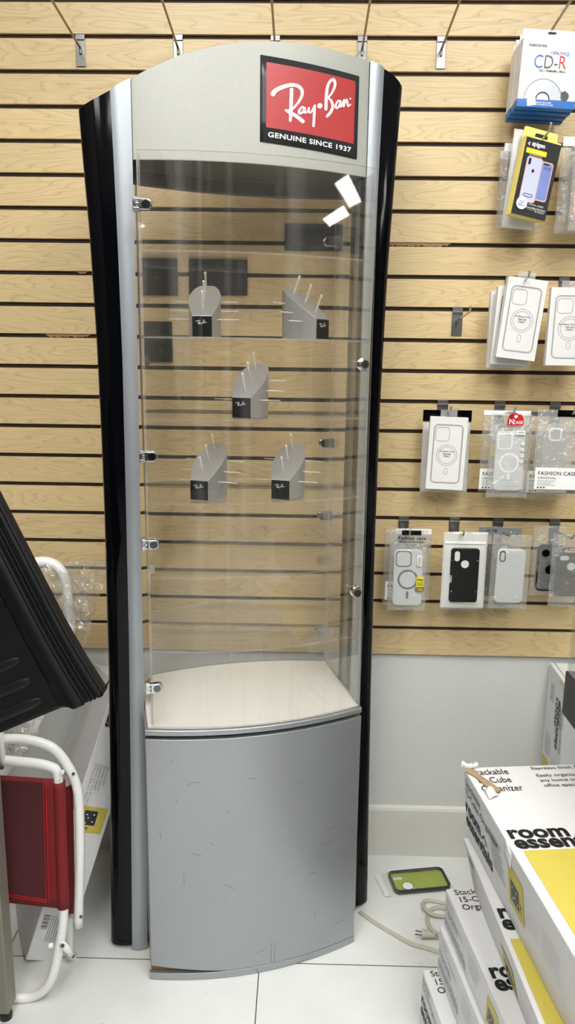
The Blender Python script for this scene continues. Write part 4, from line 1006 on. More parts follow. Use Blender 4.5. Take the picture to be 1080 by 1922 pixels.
def picture(t, P, w, h):
    bm = bmesh.new(); line2(bm, [(0, h / 2), (w, h / 2)], h, P); pic = link('printed_picture', bm, 'yellow', t)
    Q = lambda a, b: tuple(Vector(P(a, b)) + (Vector(P(0, 0)) - Vector(P(0, 0))))
    n_ = (Vector(P(1, 0)) - Vector(P(0, 0))).cross(Vector(P(0, 1)) - Vector(P(0, 0))).normalized() * 0.0004
    U = lambda a, b: tuple(Vector(P(a, b)) + n_)
    bm = bmesh.new(); line2(bm, [(w * 0.16, h * 0.42), (w * 0.72, h * 0.42)], h * 0.50, U)
    line2(bm, [(w * 0.82, h * 0.20), (w * 0.82, h * 0.46)], w * 0.03, U); line2(bm, [(w * 0.77, h * 0.30), (w * 0.90, h * 0.44)], w * 0.03, U)
    link('shelf_picture', bm, 'signblack', pic)
    n2 = n_ * 2
    U2 = lambda a, b: tuple(Vector(P(a, b)) + n2)
    bm = bmesh.new()
    for i, (a, b) in enumerate(((.28, .55), (.42, .36), (.55, .55), (.62, .3), (.3, .28))): line2(bm, [(w * a, h * b), (w * (a + .04), h * b)], h * 0.06, U2)
    link('ornament_picture', bm, 'white', pic)
# A: the big top carton
t, H, top, left = carton('largest white carton on top of the stack, torn corner and yellow panel', (0.3375, -0.552), 0.105, 0.46, 0.80, 0.4515, 0.607, 0.018)
bm = bmesh.new()
for i, s in enumerate(('Stackable', '15-Cube', 'Organizer')): text(bm, s, 0.0285, top(0.010, -0.030 - i * 0.029), align='LEFT', bold=0.004, xs=0.70)
for i, s in enumerate(('Espresso finish', 'Easily organize', 'any home or', 'office space')): text(bm, s, 0.0145, top(0.135, -0.018 - (i + (i > 0) * 0.5) * 0.0175), align='LEFT', bold=0.004)
for i, s in enumerate(('Assembly required', 'Hardware and', 'instructions included', '15 lb', 'WEIGHT')): text(bm, s, 0.0145, top(0.225, -0.016 - (i + (i > 2) * 0.6) * 0.0175), align='LEFT', bold=0.004)
text(bm, 'room', 0.047, top(0.008, -0.229), align='LEFT', bold=0.035, xs=1.03); text(bm, 'essentials', 0.047, top(0.010, -0.256), align='LEFT', bold=0.035, xs=1.03)
roof_mark(bm, top(0.128, -0.226), 0.030)
link('lettering', bm, 'ink', t)
bm = bmesh.new(); P = top(0, 0); line2(bm, [(0.018, -0.530), (0.44, -0.530)], 0.535, P); link('printed_panel', bm, 'yellow', t)
bm = bmesh.new()
text(bm, 'Stackable', 0.023, left(0.014, 0.126), align='LEFT'); text(bm, '15-Cube Organizer', 0.023, left(0.008, 0.104), align='LEFT')
text(bm, 'room', 0.040, left(0.004, 0.064), align='LEFT', bold=0.03); text(bm, 'essentials', 0.040, left(0.004, 0.034), align='LEFT', bold=0.03); roof_mark(bm, left(0.100, 0.066), 0.022)
link('lettering', bm, 'ink', t)
bm = bmesh.new()
for i in range(11):
    z = 0.118 - i * 0.0062; line2(bm, [(0, 0), (0.062 - 0.012 * (i % 3 == 2), 0)], 0.0016, left(0.142 + 0.002 * i, z))
link('small_print', bm, 'greyink', t)
picture(t, left(0.238, 0.042), 0.066, 0.078)
bm = bmesh.new(); grid_print(bm, left(0.315, 0.060), 0.045, 0.036, 3, 5); grid_print(bm, left(0.378, 0.060), 0.06, 0.052, 5, 8); line2(bm, [(0, 0), (0.012, 0.03), (0.0, 0.05)], 0.0006, left(0.445, 0.03)); link('diagram', bm, 'faintink', t)
# torn corner
def torn(bm, pts, seed, amp):
    rnd = random.Random(seed)
    bm.faces.new([bm.verts.new((p[0] + rnd.uniform(-amp, amp), p[1] + rnd.uniform(-amp, amp), p[2] + rnd.uniform(0, amp))) for p in pts])
bm = bmesh.new()
prof = [(0.004, -0.004), (0.018, -0.012), (0.022, -0.03), (0.034, -0.058), (0.046, -0.088), (0.030, -0.094), (0.020, -0.070), (0.012, -0.040), (-0.001, -0.020)]
prism(bm, prof, H + 0.0005, H + 0.0034, 'xy'); tr = link('torn_patch', bm, 'kraft', t)
bm = bmesh.new()
grid(bm, lambda a, b: (-0.006 + 0.034 * a, -0.010 + 0.012 * b + 0.004 * math.sin(9 * a), H + 0.004 + 0.010 * math.sin(PI * b) * (1 - 0.4 * a) + 0.002 * math.sin(14 * a)), 12, 5); fl = link('torn_flap', bm, 'paper', t, smooth=True); s_ = fl.modifiers.new('thick', 'SOLIDIFY'); s_.thickness = 0.0012
bm = bmesh.new()
grid(bm, lambda a, b: (0.012 + 0.022 * a, -0.090 - 0.026 * b + 0.01 * a, H + 0.003 + 0.008 * math.sin(PI * a) * (1 - b * 0.6)), 8, 6)
fl = link('torn_flap', bm, 'paper', t, smooth=True); s_ = fl.modifiers.new('thick', 'SOLIDIFY'); s_.thickness = 0.0012
bm = bmesh.new(); grid(bm, lambda a, b: (0.0004 - 0.0022 * math.sin(PI * a), -0.228 - 0.03 * a, H - 0.002 - 0.03 * b + 0.004 * math.sin(5 * a)), 5, 4); fl = link('edge_tear', bm, 'paper', t, smooth=True); s_ = fl.modifiers.new('thick', 'SOLIDIFY'); s_.thickness = 0.001
# B..E below it
t, H, top, left = carton('white carton directly under the largest one, greyed top edge', (0.3465, -0.553), 0.045, 0.45, 0.80, 0.3285, 0.450, 0.030)
bm = bmesh.new(); text(bm, 'room', 0.047, top(0.006, -0.226), align='LEFT', bold=0.035); text(bm, 'essentials', 0.047, top(0.006, -0.253), align='LEFT', bold=0.035); link('lettering', bm, 'ink', t)
bm = bmesh.new(); P = top(0, 0); line2(bm, [(0.009, -0.525), (0.40, -0.525)], 0.50, P); link('printed_panel', bm, 'yellow', t)
picture(t, left(0.225, 0.012), 0.064, 0.06)
bm = bmesh.new(); grid_print(bm, left(0.32, 0.02), 0.05, 0.05, 4, 6); link('diagram', bm, 'faintink', t)
bm = bmesh.new()
for i in range(8): line2(bm, [(0, 0), (0.05, 0)], 0.0014, left(0.02, 0.09 - i * 0.006))
link('small_print', bm, 'faintink', t)
bm = bmesh.new(); line2(bm, [(0, 0), (0.034, 0)], 0.012, left(0.03, 0.098)); link('dark_label', bm, 'greyink', t)
def low(label, p, z0, z1, big=True):
    t, H, top, left = carton(label, p, 0.122, 0.44, 0.78, z0, z1)
    bm = bmesh.new()
    for i, s in enumerate(('Stackable', '15-Cube', 'Organizer')): text(bm, s, 0.0215, top(0.013 + 0.001 * i, -0.021 - i * 0.0215), align='LEFT', bold=0.003)
    text(bm, 'room', 0.047, top(0.010, -0.233), align='LEFT', bold=0.035); text(bm, 'essentials', 0.047, top(0.010, -0.260), align='LEFT', bold=0.035)
    link('lettering', bm, 'ink', t)
    bm = bmesh.new(); text(bm, 'Stackable', 0.014, left(0.006, H - 0.018), align='LEFT'); text(bm, '15-Cube Organizer', 0.014, left(0.006, H - 0.034), align='LEFT')
    text(bm, 'room', 0.034, left(0.006, H * 0.44), align='LEFT', bold=0.03); text(bm, 'essentials', 0.034, left(0.006, H * 0.44 - 0.026), align='LEFT', bold=0.03)
    link('lettering', bm, 'ink' if big else 'faintink', t)
    bm = bmesh.new()
    for i in range(7): line2(bm, [(0, 0), (0.05, 0)], 0.0012, left(0.15, H - 0.02 - i * 0.0055))
    link('small_print', bm, 'faintink', t)
    bm = bmesh.new(); grid_print(bm, left(0.30, 0.02), 0.045, H * 0.5, 4, 6); link('diagram', bm, 'faintink', t)
    picture(t, left(0.245, 0.012), 0.05, H * 0.62)
low('white carton third from the top of the stack, printed text at its corner', (0.3185, -0.55), 0.2415, 0.327, False)
low('white carton second from the floor in the stack', (0.3095, -0.553), 0.1315, 0.240, False)
low('lowest white carton of the stack, standing on the floor', (0.2790, -0.552), 0.001, 0.130, True)

# carton standing upright against the wall
t = thing('carton', 'white carton standing upright in the corner behind the stack, under the slats', 'carton', (0.688, -0.004, 0.0), (0, 0, -0.04))
bm = bmesh.new(); box(bm, 0, 0.34, -0.155, 0, 0.001, 0.608); link('box_body', bm, 'card', t, bev=0.003)
bm = bmesh.new(); line2(bm, [(0.012, -0.004), (0.012, -0.143), (0.33, -0.143)], 0.002, lambda a, b: (a, b, 0.6086)); link('flap_seam', bm, 'graphite', t)
lf = lambda d0, zz: (lambda a, b: (-0.0006, -(d0 + b), zz - a))     # letters run downwards
lf = lambda d0, zz: (lambda a, b: (-0.0006, -(d0 - b), zz - a))
bm = bmesh.new(); text(bm, 'room', 0.036, lf(0.098, 0.548), align='LEFT', bold=0.03); text(bm, 'essentials', 0.036, lf(0.118, 0.548), align='LEFT', bold=0.03)
text(bm, 'Stackable', 0.016, lf(0.130, 0.535), align='LEFT'); text(bm, '15-Cube Organizer', 0.016, lf(0.142, 0.535), align='LEFT'); link('lettering', bm, 'ink', t)
bm = bmesh.new()
for i in range(8): line2(bm, [(0, 0), (0.06, 0)], 0.0015, lf(0.02 + i * 0.006, 0.42)); line2(bm, [(0, 0), (0.08, 0)], 0.0012, lf(0.09 + i * 0.006, 0.38))
link('small_print', bm, 'faintink', t)
bm = bmesh.new(); line2(bm, [(0, 0), (0.05, 0)], 0.03, lf(0.045, 0.565)); link('grey_label', bm, 'faintink', t)
picture(t, lf(0.062, 0.345), 0.10, 0.055)
bm = bmesh.new(); grid(bm, lambda a, b: (-0.001 - 0.002 * math.sin(PI * b), -0.105 - 0.05 * a, 0.606 - (0.014 + 0.018 * a) * b), 6, 3); link('torn_edge', bm, 'wrap', t, smooth=True)

# showcase at the right edge
t = thing('showcase', 'charcoal showcase corner with an upright glass pane at the right edge', 'showcase', (0.562, -0.452, 0.0))
bm = bmesh.new(); box(bm, 0.0, 0.62, -0.95, 0.0, 0.682, 0.777); link('deck', bm, 'charcoal', t, bev=0.002)
bm = bmesh.new(); box(bm, 0.003, 0.009, -0.945, -0.003, 0.7775, 1.30)
for f in bm.faces:
    f.normal_update(); f.material_index = 0 if abs(f.normal.x) > 0.9 else 1
link('glass_pane', bm, ['glass', 'edge'], t)
bm = bmesh.new(); box(bm, 0.009, 0.615, -0.009, -0.003, 0.7775, 1.30)
for f in bm.faces:
    f.normal_update(); f.material_index = 0 if abs(f.normal.y) > 0.9 else 1
link('glass_pane', bm, ['glass', 'edge'], t)
for lx in (0.40, 0.58):
    for ly in (-0.93, -0.05):
        bm = bmesh.new(); box(bm, lx, lx + 0.035, ly - 0.02, ly + 0.02, 0.0, 0.682); link('leg', bm, 'charcoal', t)

# ------------------------------------------------------------------ on the floor
t = thing('phone_case_pack', 'lime green phone case with dark bumper in clear bag on the floor', 'phone case', (0.3445, -0.1120, 0.0), (0, 0, 0.165))
def fl(poly): return [(p[0], p[1]) for p in poly]
bm = bmesh.new(); prism(bm, rrect(0.150, 0.076, 0.012, 0, 0, 6), 0.003, 0.0055, 'xy')
back = link('case_back', bm, 'green', t)
bm = bmesh.new(); po, pi_ = rrect(0.158, 0.084, 0.015, 0, 0, 6), rrect(0.147, 0.073, 0.011, 0, 0, 6); n_ = len(po)
vs = [[bm.verts.new((p[0], p[1], z)) for p in q] for q, z in ((po, 0.002), (po, 0.012), (pi_, 0.012), (pi_, 0.004))]
for k in range(3):
    for i in range(n_): bm.faces.new((vs[k][i], vs[k][(i + 1) % n_], vs[k + 1][(i + 1) % n_], vs[k + 1][i]))
link('bumper', bm, 'navy', t, smooth=False)
bm = bmesh.new(); prism(bm, circ(0.0145, -0.037, -0.016, 28), 0.0056, 0.0062, 'xy'); ho = link('logo_hole', bm, 'white', t)
bm = bmesh.new(); vs0 = [bm.verts.new((p[0], p[1], 0.0064)) for p in circ(0.0158, -0.037, -0.016, 28)]; vs1 = [bm.verts.new((p[0], p[1], 0.0064)) for p in circ(0.0142, -0.037, -0.016, 28)]
for i in range(28): bm.faces.new((vs0[i], vs0[(i + 1) % 28], vs1[(i + 1) % 28], vs1[i]))
link('hole_rim', bm, 'navy', ho)
bm = bmesh.new(); prism(bm, rrect(0.026, 0.011, 0.0045, -0.056, 0.016, 5), 0.0056, 0.0061, 'xy'); link('camera_hole', bm, 'casegrey', t)
bm = bmesh.new(); W_, D_ = 0.192, 0.094
def bagf(side):
    def g(a, b):
        x = (a - 0.54) * W_ * 1.0; y = (b - 0.5) * D_; e = min(1, min(a, 1 - a) * 8) * min(1, min(b, 1 - b) * 9)
        return (x, y, 0.0012 + (0.0135 * e if side else 0) + 0.0007 * mnoise.noise(Vector((x * 60, y * 60, 3))) * (1 if side else 0))
    return g
grid(bm, bagf(1), 20, 12); link('bag', bm, 'bagclear', t, smooth=True)
bm = bmesh.new(); grid(bm, lambda a, b: (-0.109 + 0.020 * a - 0.006 * b, -0.045 + 0.088 * b, 0.0022 + 0.003 * math.sin(PI * a) * (0.4 + 0.6 * math.sin(7 * b) ** 2)), 5, 12); link('bag_flap', bm, 'paper', t, smooth=True)

t = thing('power_cord', 'ivory two-prong power cord lying on the tiles by the cartons', 'power cord', (0.30, -0.30, 0.0))
base = Vector((0.30, -0.30, 0.0))
def cord(pts, name='cable'):
    bm = bmesh.new(); P = catmull([Vector(p) - base for p in pts], 6)
    for off in (-0.0026, 0.0026):
        Q = []
        for i, p in enumerate(P):
            d = P[min(i + 1, len(P) - 1)] - P[max(i - 1, 0)]; nn = Vector((-d.y, d.x, 0)).normalized()
            Q.append(p + nn * off)
        tube(bm, Q, 0.0030, 8)
    link(name, bm, 'cord', t, smooth=True)
cord([(0.173, -0.2321, 0.0032), (0.2032, -0.2649, 0.0032), (0.2466, -0.3014, 0.0032), (0.2909, -0.3365, 0.0032), (0.3255, -0.3488, 0.0032), (0.364, -0.3659, 0.0032), (0.3956, -0.3747, 0.0032)])
cord([(0.4099, -0.3168, 0.0032), (0.3702, -0.3155, 0.01), (0.3499, -0.2956, 0.009), (0.3441, -0.259, 0.004), (0.3537, -0.2257, 0.0032), (0.3787, -0.2097, 0.0035), (0.4048, -0.2191, 0.004), (0.4274, -0.2307, 0.0032)])
cord([(0.4275, -0.2439, 0.0032), (0.3915, -0.2448, 0.006), (0.3587, -0.2432, 0.01), (0.342, -0.2197, 0.009), (0.343, -0.1964, 0.006), (0.3605, -0.1848, 0.0035), (0.4038, -0.1948, 0.0032), (0.4362, -0.2015, 0.0032)])
p0, p1 = Vector((0.3204, -0.3125, 0.012)) - base, Vector((0.3588, -0.3199, 0.012)) - base
dx = (p1 - p0).normalized()
bm = bmesh.new(); tube(bm, [p0, p0 + dx * 0.012, p0 + dx * 0.0125, p0 + dx * 0.022, p0 + dx * 0.034], [0.0115, 0.0105, 0.0088, 0.0075, 0.0045], 12); plug = link('plug', bm, 'cord', t, bev=0.0008)
for s in (-1, 1):
    q = p0 + Vector((-dx.y, dx.x, 0)) * s * 0.006; bm = bmesh.new(); tube(bm, [q, q - dx * 0.016], 0.0016, 6); link('prong', bm, 'steel', plug)
bm = bmesh.new(); tube(bm, [p0 + dx * 0.030, p1 + dx * 0.018], 0.0052, 10); link('tie_film', bm, 'wrap', t, smooth=True)

# ------------------------------------------------------------------ left side: folded red chair
t = thing('folding_chair', 'folded white tube chair with a red sling, leaning at left', 'folding chair', (-0.56, -0.47, 0.0))
base = Vector((-0.56, -0.47, 0.0)); L = lambda *ps: [Vector(p) - base for p in ps]
TR = 0.0104
bm = bmesh.new(); tube(bm, L((-0.7032, -0.475, 0.6019), (-0.6341, -0.475, 0.6048), (-0.5768, -0.475, 0.6049), (-0.5227, -0.475, 0.5876), (-0.4903, -0.475, 0.5446), (-0.4739, -0.475, 0.4981), (-0.4706, -0.475, 0.4405), (-0.4739, -0.475, 0.3358), (-0.4786, -0.475, 0.2554), (-0.4856, -0.475, 0.1485)), TR, 14, 4); fr1 = link('outer_frame', bm, 'whitemetal', t, smooth=True)
bm = bmesh.new(); tube(bm, L((-0.6979, -0.492, 0.5718), (-0.6071, -0.492, 0.5641), (-0.5504, -0.492, 0.5593), (-0.52, -0.492, 0.5513), (-0.5089, -0.493, 0.5397), (-0.506, -0.495, 0.4908), (-0.5052, -0.5, 0.3792), (-0.505, -0.507, 0.2399), (-0.5073, -0.512, 0.1836), (-0.5187, -0.524, 0.1124), (-0.5373, -0.531, 0.0496), (-0.5773, -0.5281, 0.0108), (-0.6252, -0.5339, 0.0108), (-0.7193, -0.537, 0.0108)), TR, 14, 4); link('front_frame', bm, 'whitemetal', t, smooth=True)
bm = bmesh.new(); tube(bm, L((-0.5033, -0.452, 0.518), (-0.5074, -0.446, 0.3675), (-0.5173, -0.436, 0.1679), (-0.5294, -0.4162, 0.0108)), TR * 0.92, 14, 4); link('rear_frame', bm, 'whitemetal', t, smooth=True)
# sling cloth
def quad(bm, c, nu=10, nv=10, belly=0.004):
    tl, tr, bl, br = [Vector(p) - base for p in c]
    grid(bm, lambda a, b: (tl.lerp(tr, a)).lerp(bl.lerp(br, a), b) + Vector((0, belly * math.sin(PI * a) * math.sin(PI * b), 0)), nu, nv)
bm = bmesh.new(); quad(bm, ((-0.6732, -0.502, 0.5373), (-0.5008, -0.502, 0.5291), (-0.6698, -0.515, 0.2416), (-0.5044, -0.515, 0.2251))); o = link('sling', bm, 'redcloth', t, smooth=True); s_ = o.modifiers.new('thick', 'SOLIDIFY'); s_.thickness = 0.0015
bm = bmesh.new(); quad(bm, ((-0.6724, -0.5055, 0.5282), (-0.5363, -0.5055, 0.5229), (-0.6669, -0.5175, 0.2689), (-0.5396, -0.5175, 0.2527))); mp_ = link('sling_panel', bm, 'maroon', o, smooth=True)
bm = bmesh.new()
for a, b in (((-0.5346, -0.506, 0.5307), (-0.5385, -0.518, 0.2479)), ((-0.5289, -0.506, 0.5309), (-0.5328, -0.518, 0.2454))): tube(bm, L(a, b), 0.0006, 6)
for a, b in (((-0.6668, -0.518, 0.2666), (-0.5372, -0.518, 0.2492)), ((-0.6672, -0.518, 0.2614), (-0.5375, -0.518, 0.2439))): tube(bm, L(a, b), 0.0006, 6)
link('stitching', bm, 'redcard', o)
bm = bmesh.new(); tube(bm, L((-0.5046, -0.495, 0.5198), (-0.5055, -0.497, 0.4414), (-0.5059, -0.502, 0.3285), (-0.5054, -0.508, 0.2247)), 0.0132, 16, 3); link('sleeve', bm, 'redcloth', o, smooth=True)
bm = bmesh.new(); tube(bm, L((-0.5027, -0.451, 0.4865), (-0.5074, -0.446, 0.3675), (-0.5173, -0.436, 0.1679), (-0.518, -0.4355, 0.1562)), 0.0124, 16, 2); link('sleeve', bm, 'redcloth', o, smooth=True)
# links, bolts
def bolt(p, d, r=0.006, ln=0.008, m='whitemetal'):
    bm = bmesh.new(); p = Vector(p) - base; d = Vector(d).normalized(); tube(bm, [p, p + d * ln, p + d * ln * 1.15], [r, r, r * 0.7], 12); link('bolt', bm, m, t, smooth=False)
bm = bmesh.new(); a, b = Vector((-0.5044, -0.53, 0.1495)) - base, Vector((-0.4903, -0.5, 0.0914)) - base
ax_ = (b - a).normalized(); nn = Vector((-ax_.z, 0, ax_.x)) * 0.0085
tube(bm, [a, b], 0.0075, 12); o = link('hinge_link', bm, 'whitemetal', t, smooth=True); o.data.transform(Matrix.Identity(4))
bolt((-0.5005, -0.538, 0.154), (0, -1, 0), 0.0042, 0.003, 'graphite'); bolt((-0.4884, -0.509, 0.101), (0, -1, 0), 0.0036, 0.003, 'graphite')
bolt((-0.5257, -0.527, 0.1421), (-1, -0.1, 0), 0.0055, 0.009); bolt((-0.5071, -0.455, 0.1573), (0.3, -1, 0), 0.006, 0.012); bolt((-0.4761, -0.486, 0.1829), (0.8, -0.6, 0), 0.0032, 0.004, 'graphite'); bolt((-0.477, -0.486, 0.5338), (0.8, -0.6, 0), 0.0035, 0.003, 'graphite'); bolt((-0.4938, -0.5, 0.5467), (0, -1, 0), 0.0045, 0.006)
bm = bmesh.new(); tube(bm, L((-0.6276, -0.495, 0.685), (-0.6236, -0.497, 0.6133), (-0.6238, -0.498, 0.5523)), 0.0072, 10); link('arm_link', bm, 'whitemetal', t, smooth=True)
bolt((-0.6203, -0.506, 0.5571), (0, -1, 0), 0.0045, 0.003, 'graphite')

# second chair frame, still in its plastic wrap
t = thing('wrapped_chair_frame', 'white tube frame in crumpled clear wrap behind the black moulded tray', 'chair frame', (-0.60, -0.22, 0.0))
base = Vector((-0.60, -0.22, 0.0))
bm = bmesh.new(); tube(bm, L((-0.80, -0.23, 0.0135), (-0.80, -0.225, 0.45), (-0.795, -0.22, 0.80), (-0.77, -0.22, 0.865), (-0.6904, -0.22, 0.9159), (-0.6386, -0.22, 0.9248), (-0.6001, -0.22, 0.9268), (-0.5728, -0.22, 0.9102), (-0.5592, -0.22, 0.872), (-0.5561, -0.22, 0.8009), (-0.5556, -0.225, 0.7209), (-0.5679, -0.24, 0.6649), (-0.5968, -0.27, 0.6158), (-0.6176, -0.3, 0.5613), (-0.6411, -0.32, 0.5137), (-0.683, -0.33, 0.452), (-0.7462, -0.33, 0.3664)), 0.0125, 14, 4); link('tube', bm, 'whitemetal', t, smooth=True)
bm = bmesh.new(); tube(bm, L((-0.6174, -0.32, 0.6654), (-0.6418, -0.335, 0.6214), (-0.6627, -0.345, 0.5833), (-0.7227, -0.36, 0.5228)), 0.0125, 14, 4); link('tube', bm, 'whitemetal', t, smooth=True)
def crumple(c, nu, nv, amp, seed, name='wrap'):
    tl, tr, bl, br = [Vector(p) - base for p in c]
    bm = bmesh.new()
    def f(a, b):
        p = (tl.lerp(tr, a)).lerp(bl.lerp(br, a), b)
        q = Vector((a * 6 + seed, b * 6, seed * 2.3))
        return p + amp * Vector((mnoise.noise(q), mnoise.noise(q + Vector((7, 3, 1))) * 1.4, mnoise.noise(q + Vector((1, 9, 4)))))
    grid(bm, f, nu, nv); link(name, bm, 'wrap', t, smooth=False)
crumple(((-0.6445, -0.17, 0.9027), (-0.466, -0.17, 0.9277), (-0.6328, -0.16, 0.6864), (-0.5346, -0.17, 0.6967)), 18, 22, 0.012, 2)
crumple(((-0.5991, -0.245, 0.9298), (-0.4969, -0.25, 0.8981), (-0.5746, -0.24, 0.7941), (-0.4963, -0.25, 0.7591)), 14, 16, 0.012, 9)
crumple(((-0.6833, -0.35, 0.6185), (-0.5846, -0.33, 0.631), (-0.6733, -0.37, 0.496), (-0.5987, -0.35, 0.5405)), 14, 14, 0.014, 4)
crumple(((-0.6658, -0.37, 0.5364), (-0.6394, -0.35, 0.5261), (-0.6659, -0.37, 0.4962), (-0.6514, -0.36, 0.4705)), 8, 10, 0.008, 6)
bm = bmesh.new(); tube(bm, L((-0.6361, -0.36, 0.5182), (-0.6202, -0.36, 0.5145)), 0.008, 10); link('end_cap', bm, 'wrap', t)
bm = bmesh.new(); tube(bm, L((-0.7462, -0.33, 0.3664), (-0.74, -0.33, 0.012)), 0.0125, 12); link('tube', bm, 'whitemetal', t, smooth=True)

# leaning cartons at left
def lean(label, P0, axis, wv, W, D, LN, prints=True, mat='card'):
    a = Vector(axis).normalized(); w_ = Vector(wv); w_ = (w_ - a * w_.dot(a)).normalized(); d_ = w_.cross(a) * -1
    if d_.y < 0: d_ = -d_
    t = thing('carton', label, 'carton', P0)
    m3 = Matrix((w_, d_, a)).transposed(); t.matrix_world = Matrix.Translation(Vector(P0)) @ m3.to_4x4()
    t.rotation_euler = m3.to_euler(); t.location = P0
    bm = bmesh.new(); box(bm, 0, W, 0, D, 0, LN); link('box_body', bm, mat, t, bev=0.003)
    return t
t = lean('white carton leaning behind the red chair, printed narrow side showing', (-0.6275, -0.4360, 0.018), (0.165, 0.205, 0.56), (0.86, 0.46, -0.10), 0.092, 0.24, 0.67)
lp = lambda x0, zz: (lambda a, b: (x0 + b, -0.0012, zz - a))       # print runs down the long side
bm = bmesh.new(); text(bm, 'essentials', 0.028, lp(0.009, 0.664), align='LEFT', bold=0.03); link('lettering', bm, 'ink', t)
bm = bmesh.new()
for i, s in enumerate(('Espresso finish', 'Assembly required', 'Hardware included', '14.92 in L x 11.73 in W x 56.5 in H', '(37.9 cm x 29.8 cm x 143.5 cm)')): text(bm, s, 0.0080, lp(0.048 - 0.0085 * i, 0.465 + 0.001 * i), align='LEFT')
link('small_print', bm, 'greyink', t)
picture(t, lp(0.016, 0.366), 0.062, 0.066)
bm = bmesh.new(); grid_print(bm, lp(0.020, 0.278), 0.034, 0.022, 3, 3); grid_print(bm, lp(0.020, 0.205), 0.030, 0.034, 4, 4); link('diagram', bm, 'greyink', t)
bm = bmesh.new()
for k in range(12): line2(bm, [(0, 0), (0.026, 0)], 0.0008 + 0.001 * (k % 3 == 0), lambda a, b, k=k: (0.010 + a * 0.6, -0.0012, 0.105 - k * 0.0028 + b))
for k in range(7): line2(bm, [(0, 0), (0.06, 0)], 0.0010, lambda a, b, k=k: (0.030 + k * 0.0055 + b, -0.0012, 0.105 - a))
link('bar_code', bm, 'ink', t)

# black moulded tray
A, B = Vector((-0.444, -0.85, 1.2198)), Vector((-0.2983, -0.85, 0.9004))
e1 = (A - B).normalized(); e2 = Vector((-e1.z, 0, e1.x)); e2 = e2 if e2.x < 0 else -e2; nrm = Vector((0, -1, 0))
t = thing('moulded_tray', 'big black moulded plastic tray with ridged edge, propped at left', 'tray', B)
prof = [(0.0, -0.012), (0.0015, 0.004), (0.012, 0.006), (0.0135, 0.002), (0.0155, 0.002), (0.017, 0.006), (0.021, 0.006), (0.0225, 0.002), (0.0245, 0.002), (0.026, 0.006), (0.031, 0.006), (0.0325, 0.002), (0.035, 0.002), (0.0365, 0.006), (0.040, 0.003), (0.0425, 0.009), (0.067, 0.009), (0.0695, 0.003), (0.075, 0.003), (0.0765, -0.001), (0.0815, -0.001), (0.083, -0.004), (0.0865, -0.004), (0.088, -0.008), (0.094, -0.009), (0.1075, -0.024), (0.112, -0.025), (0.50, -0.025)]
prof = [(d_ * 0.755, h_ * 1.35 if d_ < 0.1 else h_ * 0.8) for d_, h_ in prof]
bm = bmesh.new(); nL = 40
def bend(s): return -0.010 * max(0.0, 1 - s / 0.16) ** 2 + 0.010 * max(0.0, (s - 0.02) / 0.7) * 0
def tray_pt(d, h, s): return e1 * s + e2 * (d + bend(s) * (1 - min(1, d / 0.12)) + 0.010 * max(0, 1 - d / 0.12)) + nrm * (h + 0.012 - 0.02 * s)
V = [[bm.verts.new(tray_pt(d, h, 0.48 * (j / nL) ** 1.3)) for j in range(nL + 1)] for d, h in prof]
for i in range(len(prof) - 1):
    for j in range(nL): bm.faces.new((V[i][j], V[i + 1][j], V[i + 1][j + 1], V[i][j + 1]))
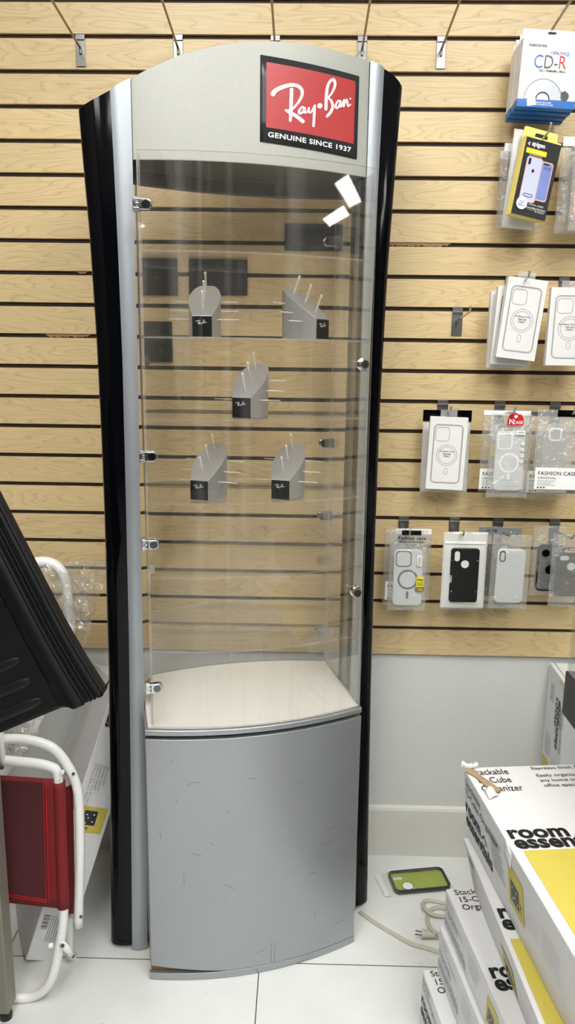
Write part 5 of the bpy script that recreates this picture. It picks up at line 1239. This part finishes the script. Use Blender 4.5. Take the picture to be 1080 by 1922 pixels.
# lip folded back along the lower end
W2 = [bm.verts.new(tray_pt(d + 0.0, h, 0.0) + e1 * 0.004 - nrm * (0.03 if d < 0.1 else 0.012)) for d, h in prof]
for i in range(len(prof) - 1): bm.faces.new((V[i][0], W2[i], W2[i + 1], V[i + 1][0]))
o = link('tray_shell', bm, 'tray', t, smooth=True); e = o.modifiers.new('split', 'EDGE_SPLIT'); e.split_angle = math.radians(22)
s_ = o.modifiers.new('thick', 'SOLIDIFY'); s_.thickness = 0.0022; s_.offset = -1
for (px_, sd) in ((0.138, 0.096), (0.138, 0.059), (0.138, 0.023)):
    bm = bmesh.new(); nA = 24
    def rib(a, b):
        s = sd + (b - 0.5) * 0.026 * (1 - 0.0 * a); d = px_ - 0.038 + 0.20 * a
        tap = min(1.0, (a + 0.002) * 9) ** 0.5
        return tray_pt(d, -0.0200 + 0.0055 * tap * (1 - (2 * b - 1) ** 4), sd + (b - 0.5) * 0.0196 * tap)
    grid(bm, rib, nA, 8); link('raised_rib', bm, 'tray', t, smooth=True)

# grey metal table whose leg stands at the left edge
x_leg = (-0.6049, -0.572, 0.045)
t = thing('metal_table', 'grey metal table leg with a black foot at the left edge', 'table', (x_leg[0], -0.572, 0.0))
for lx, ly in ((0, 0), (-0.30, 0), (0, -0.5), (-0.30, -0.5)):
    bm = bmesh.new(); box(bm, lx - 0.045, lx, ly - 0.022, ly + 0.022, 0.028, 0.70); lg = link('leg', bm, 'greymetal', t, bev=0.003)
    bm = bmesh.new(); tube(bm, [(lx - 0.016, ly, 0.0), (lx - 0.016, ly, 0.012), (lx - 0.016, ly, 0.03)], [0.0135, 0.0135, 0.008], 16); link('foot', bm, 'black', lg)
bm = bmesh.new(); box(bm, -0.352, -0.004, -0.55, 0.022, 0.70, 0.735); link('table_top', bm, 'greymetal', t, bev=0.002)

# ------------------------------------------------------------------ world and view
w = bpy.data.worlds.new('world'); scn.world = w; w.use_nodes = True
w.node_tree.nodes['Background'].inputs[0].default_value = (0.5, 0.5, 0.5, 1); w.node_tree.nodes['Background'].inputs[1].default_value = 0.2
M['lamp'].node_tree.nodes['Emission'].inputs[1].default_value = 17.0
vs_ = scn.view_settings
vs_.view_transform = 'Standard'; vs_.look = 'None'; vs_.exposure = 0.0; vs_.gamma = 1.0; vs_.use_curve_mapping = False
scn.cycles.use_denoising = True
scn.cycles.max_bounces = 10; scn.cycles.transparent_max_bounces = 40; scn.cycles.diffuse_bounces = 4; scn.cycles.glossy_bounces = 5
scn.cycles.sample_clamp_indirect = 6.0
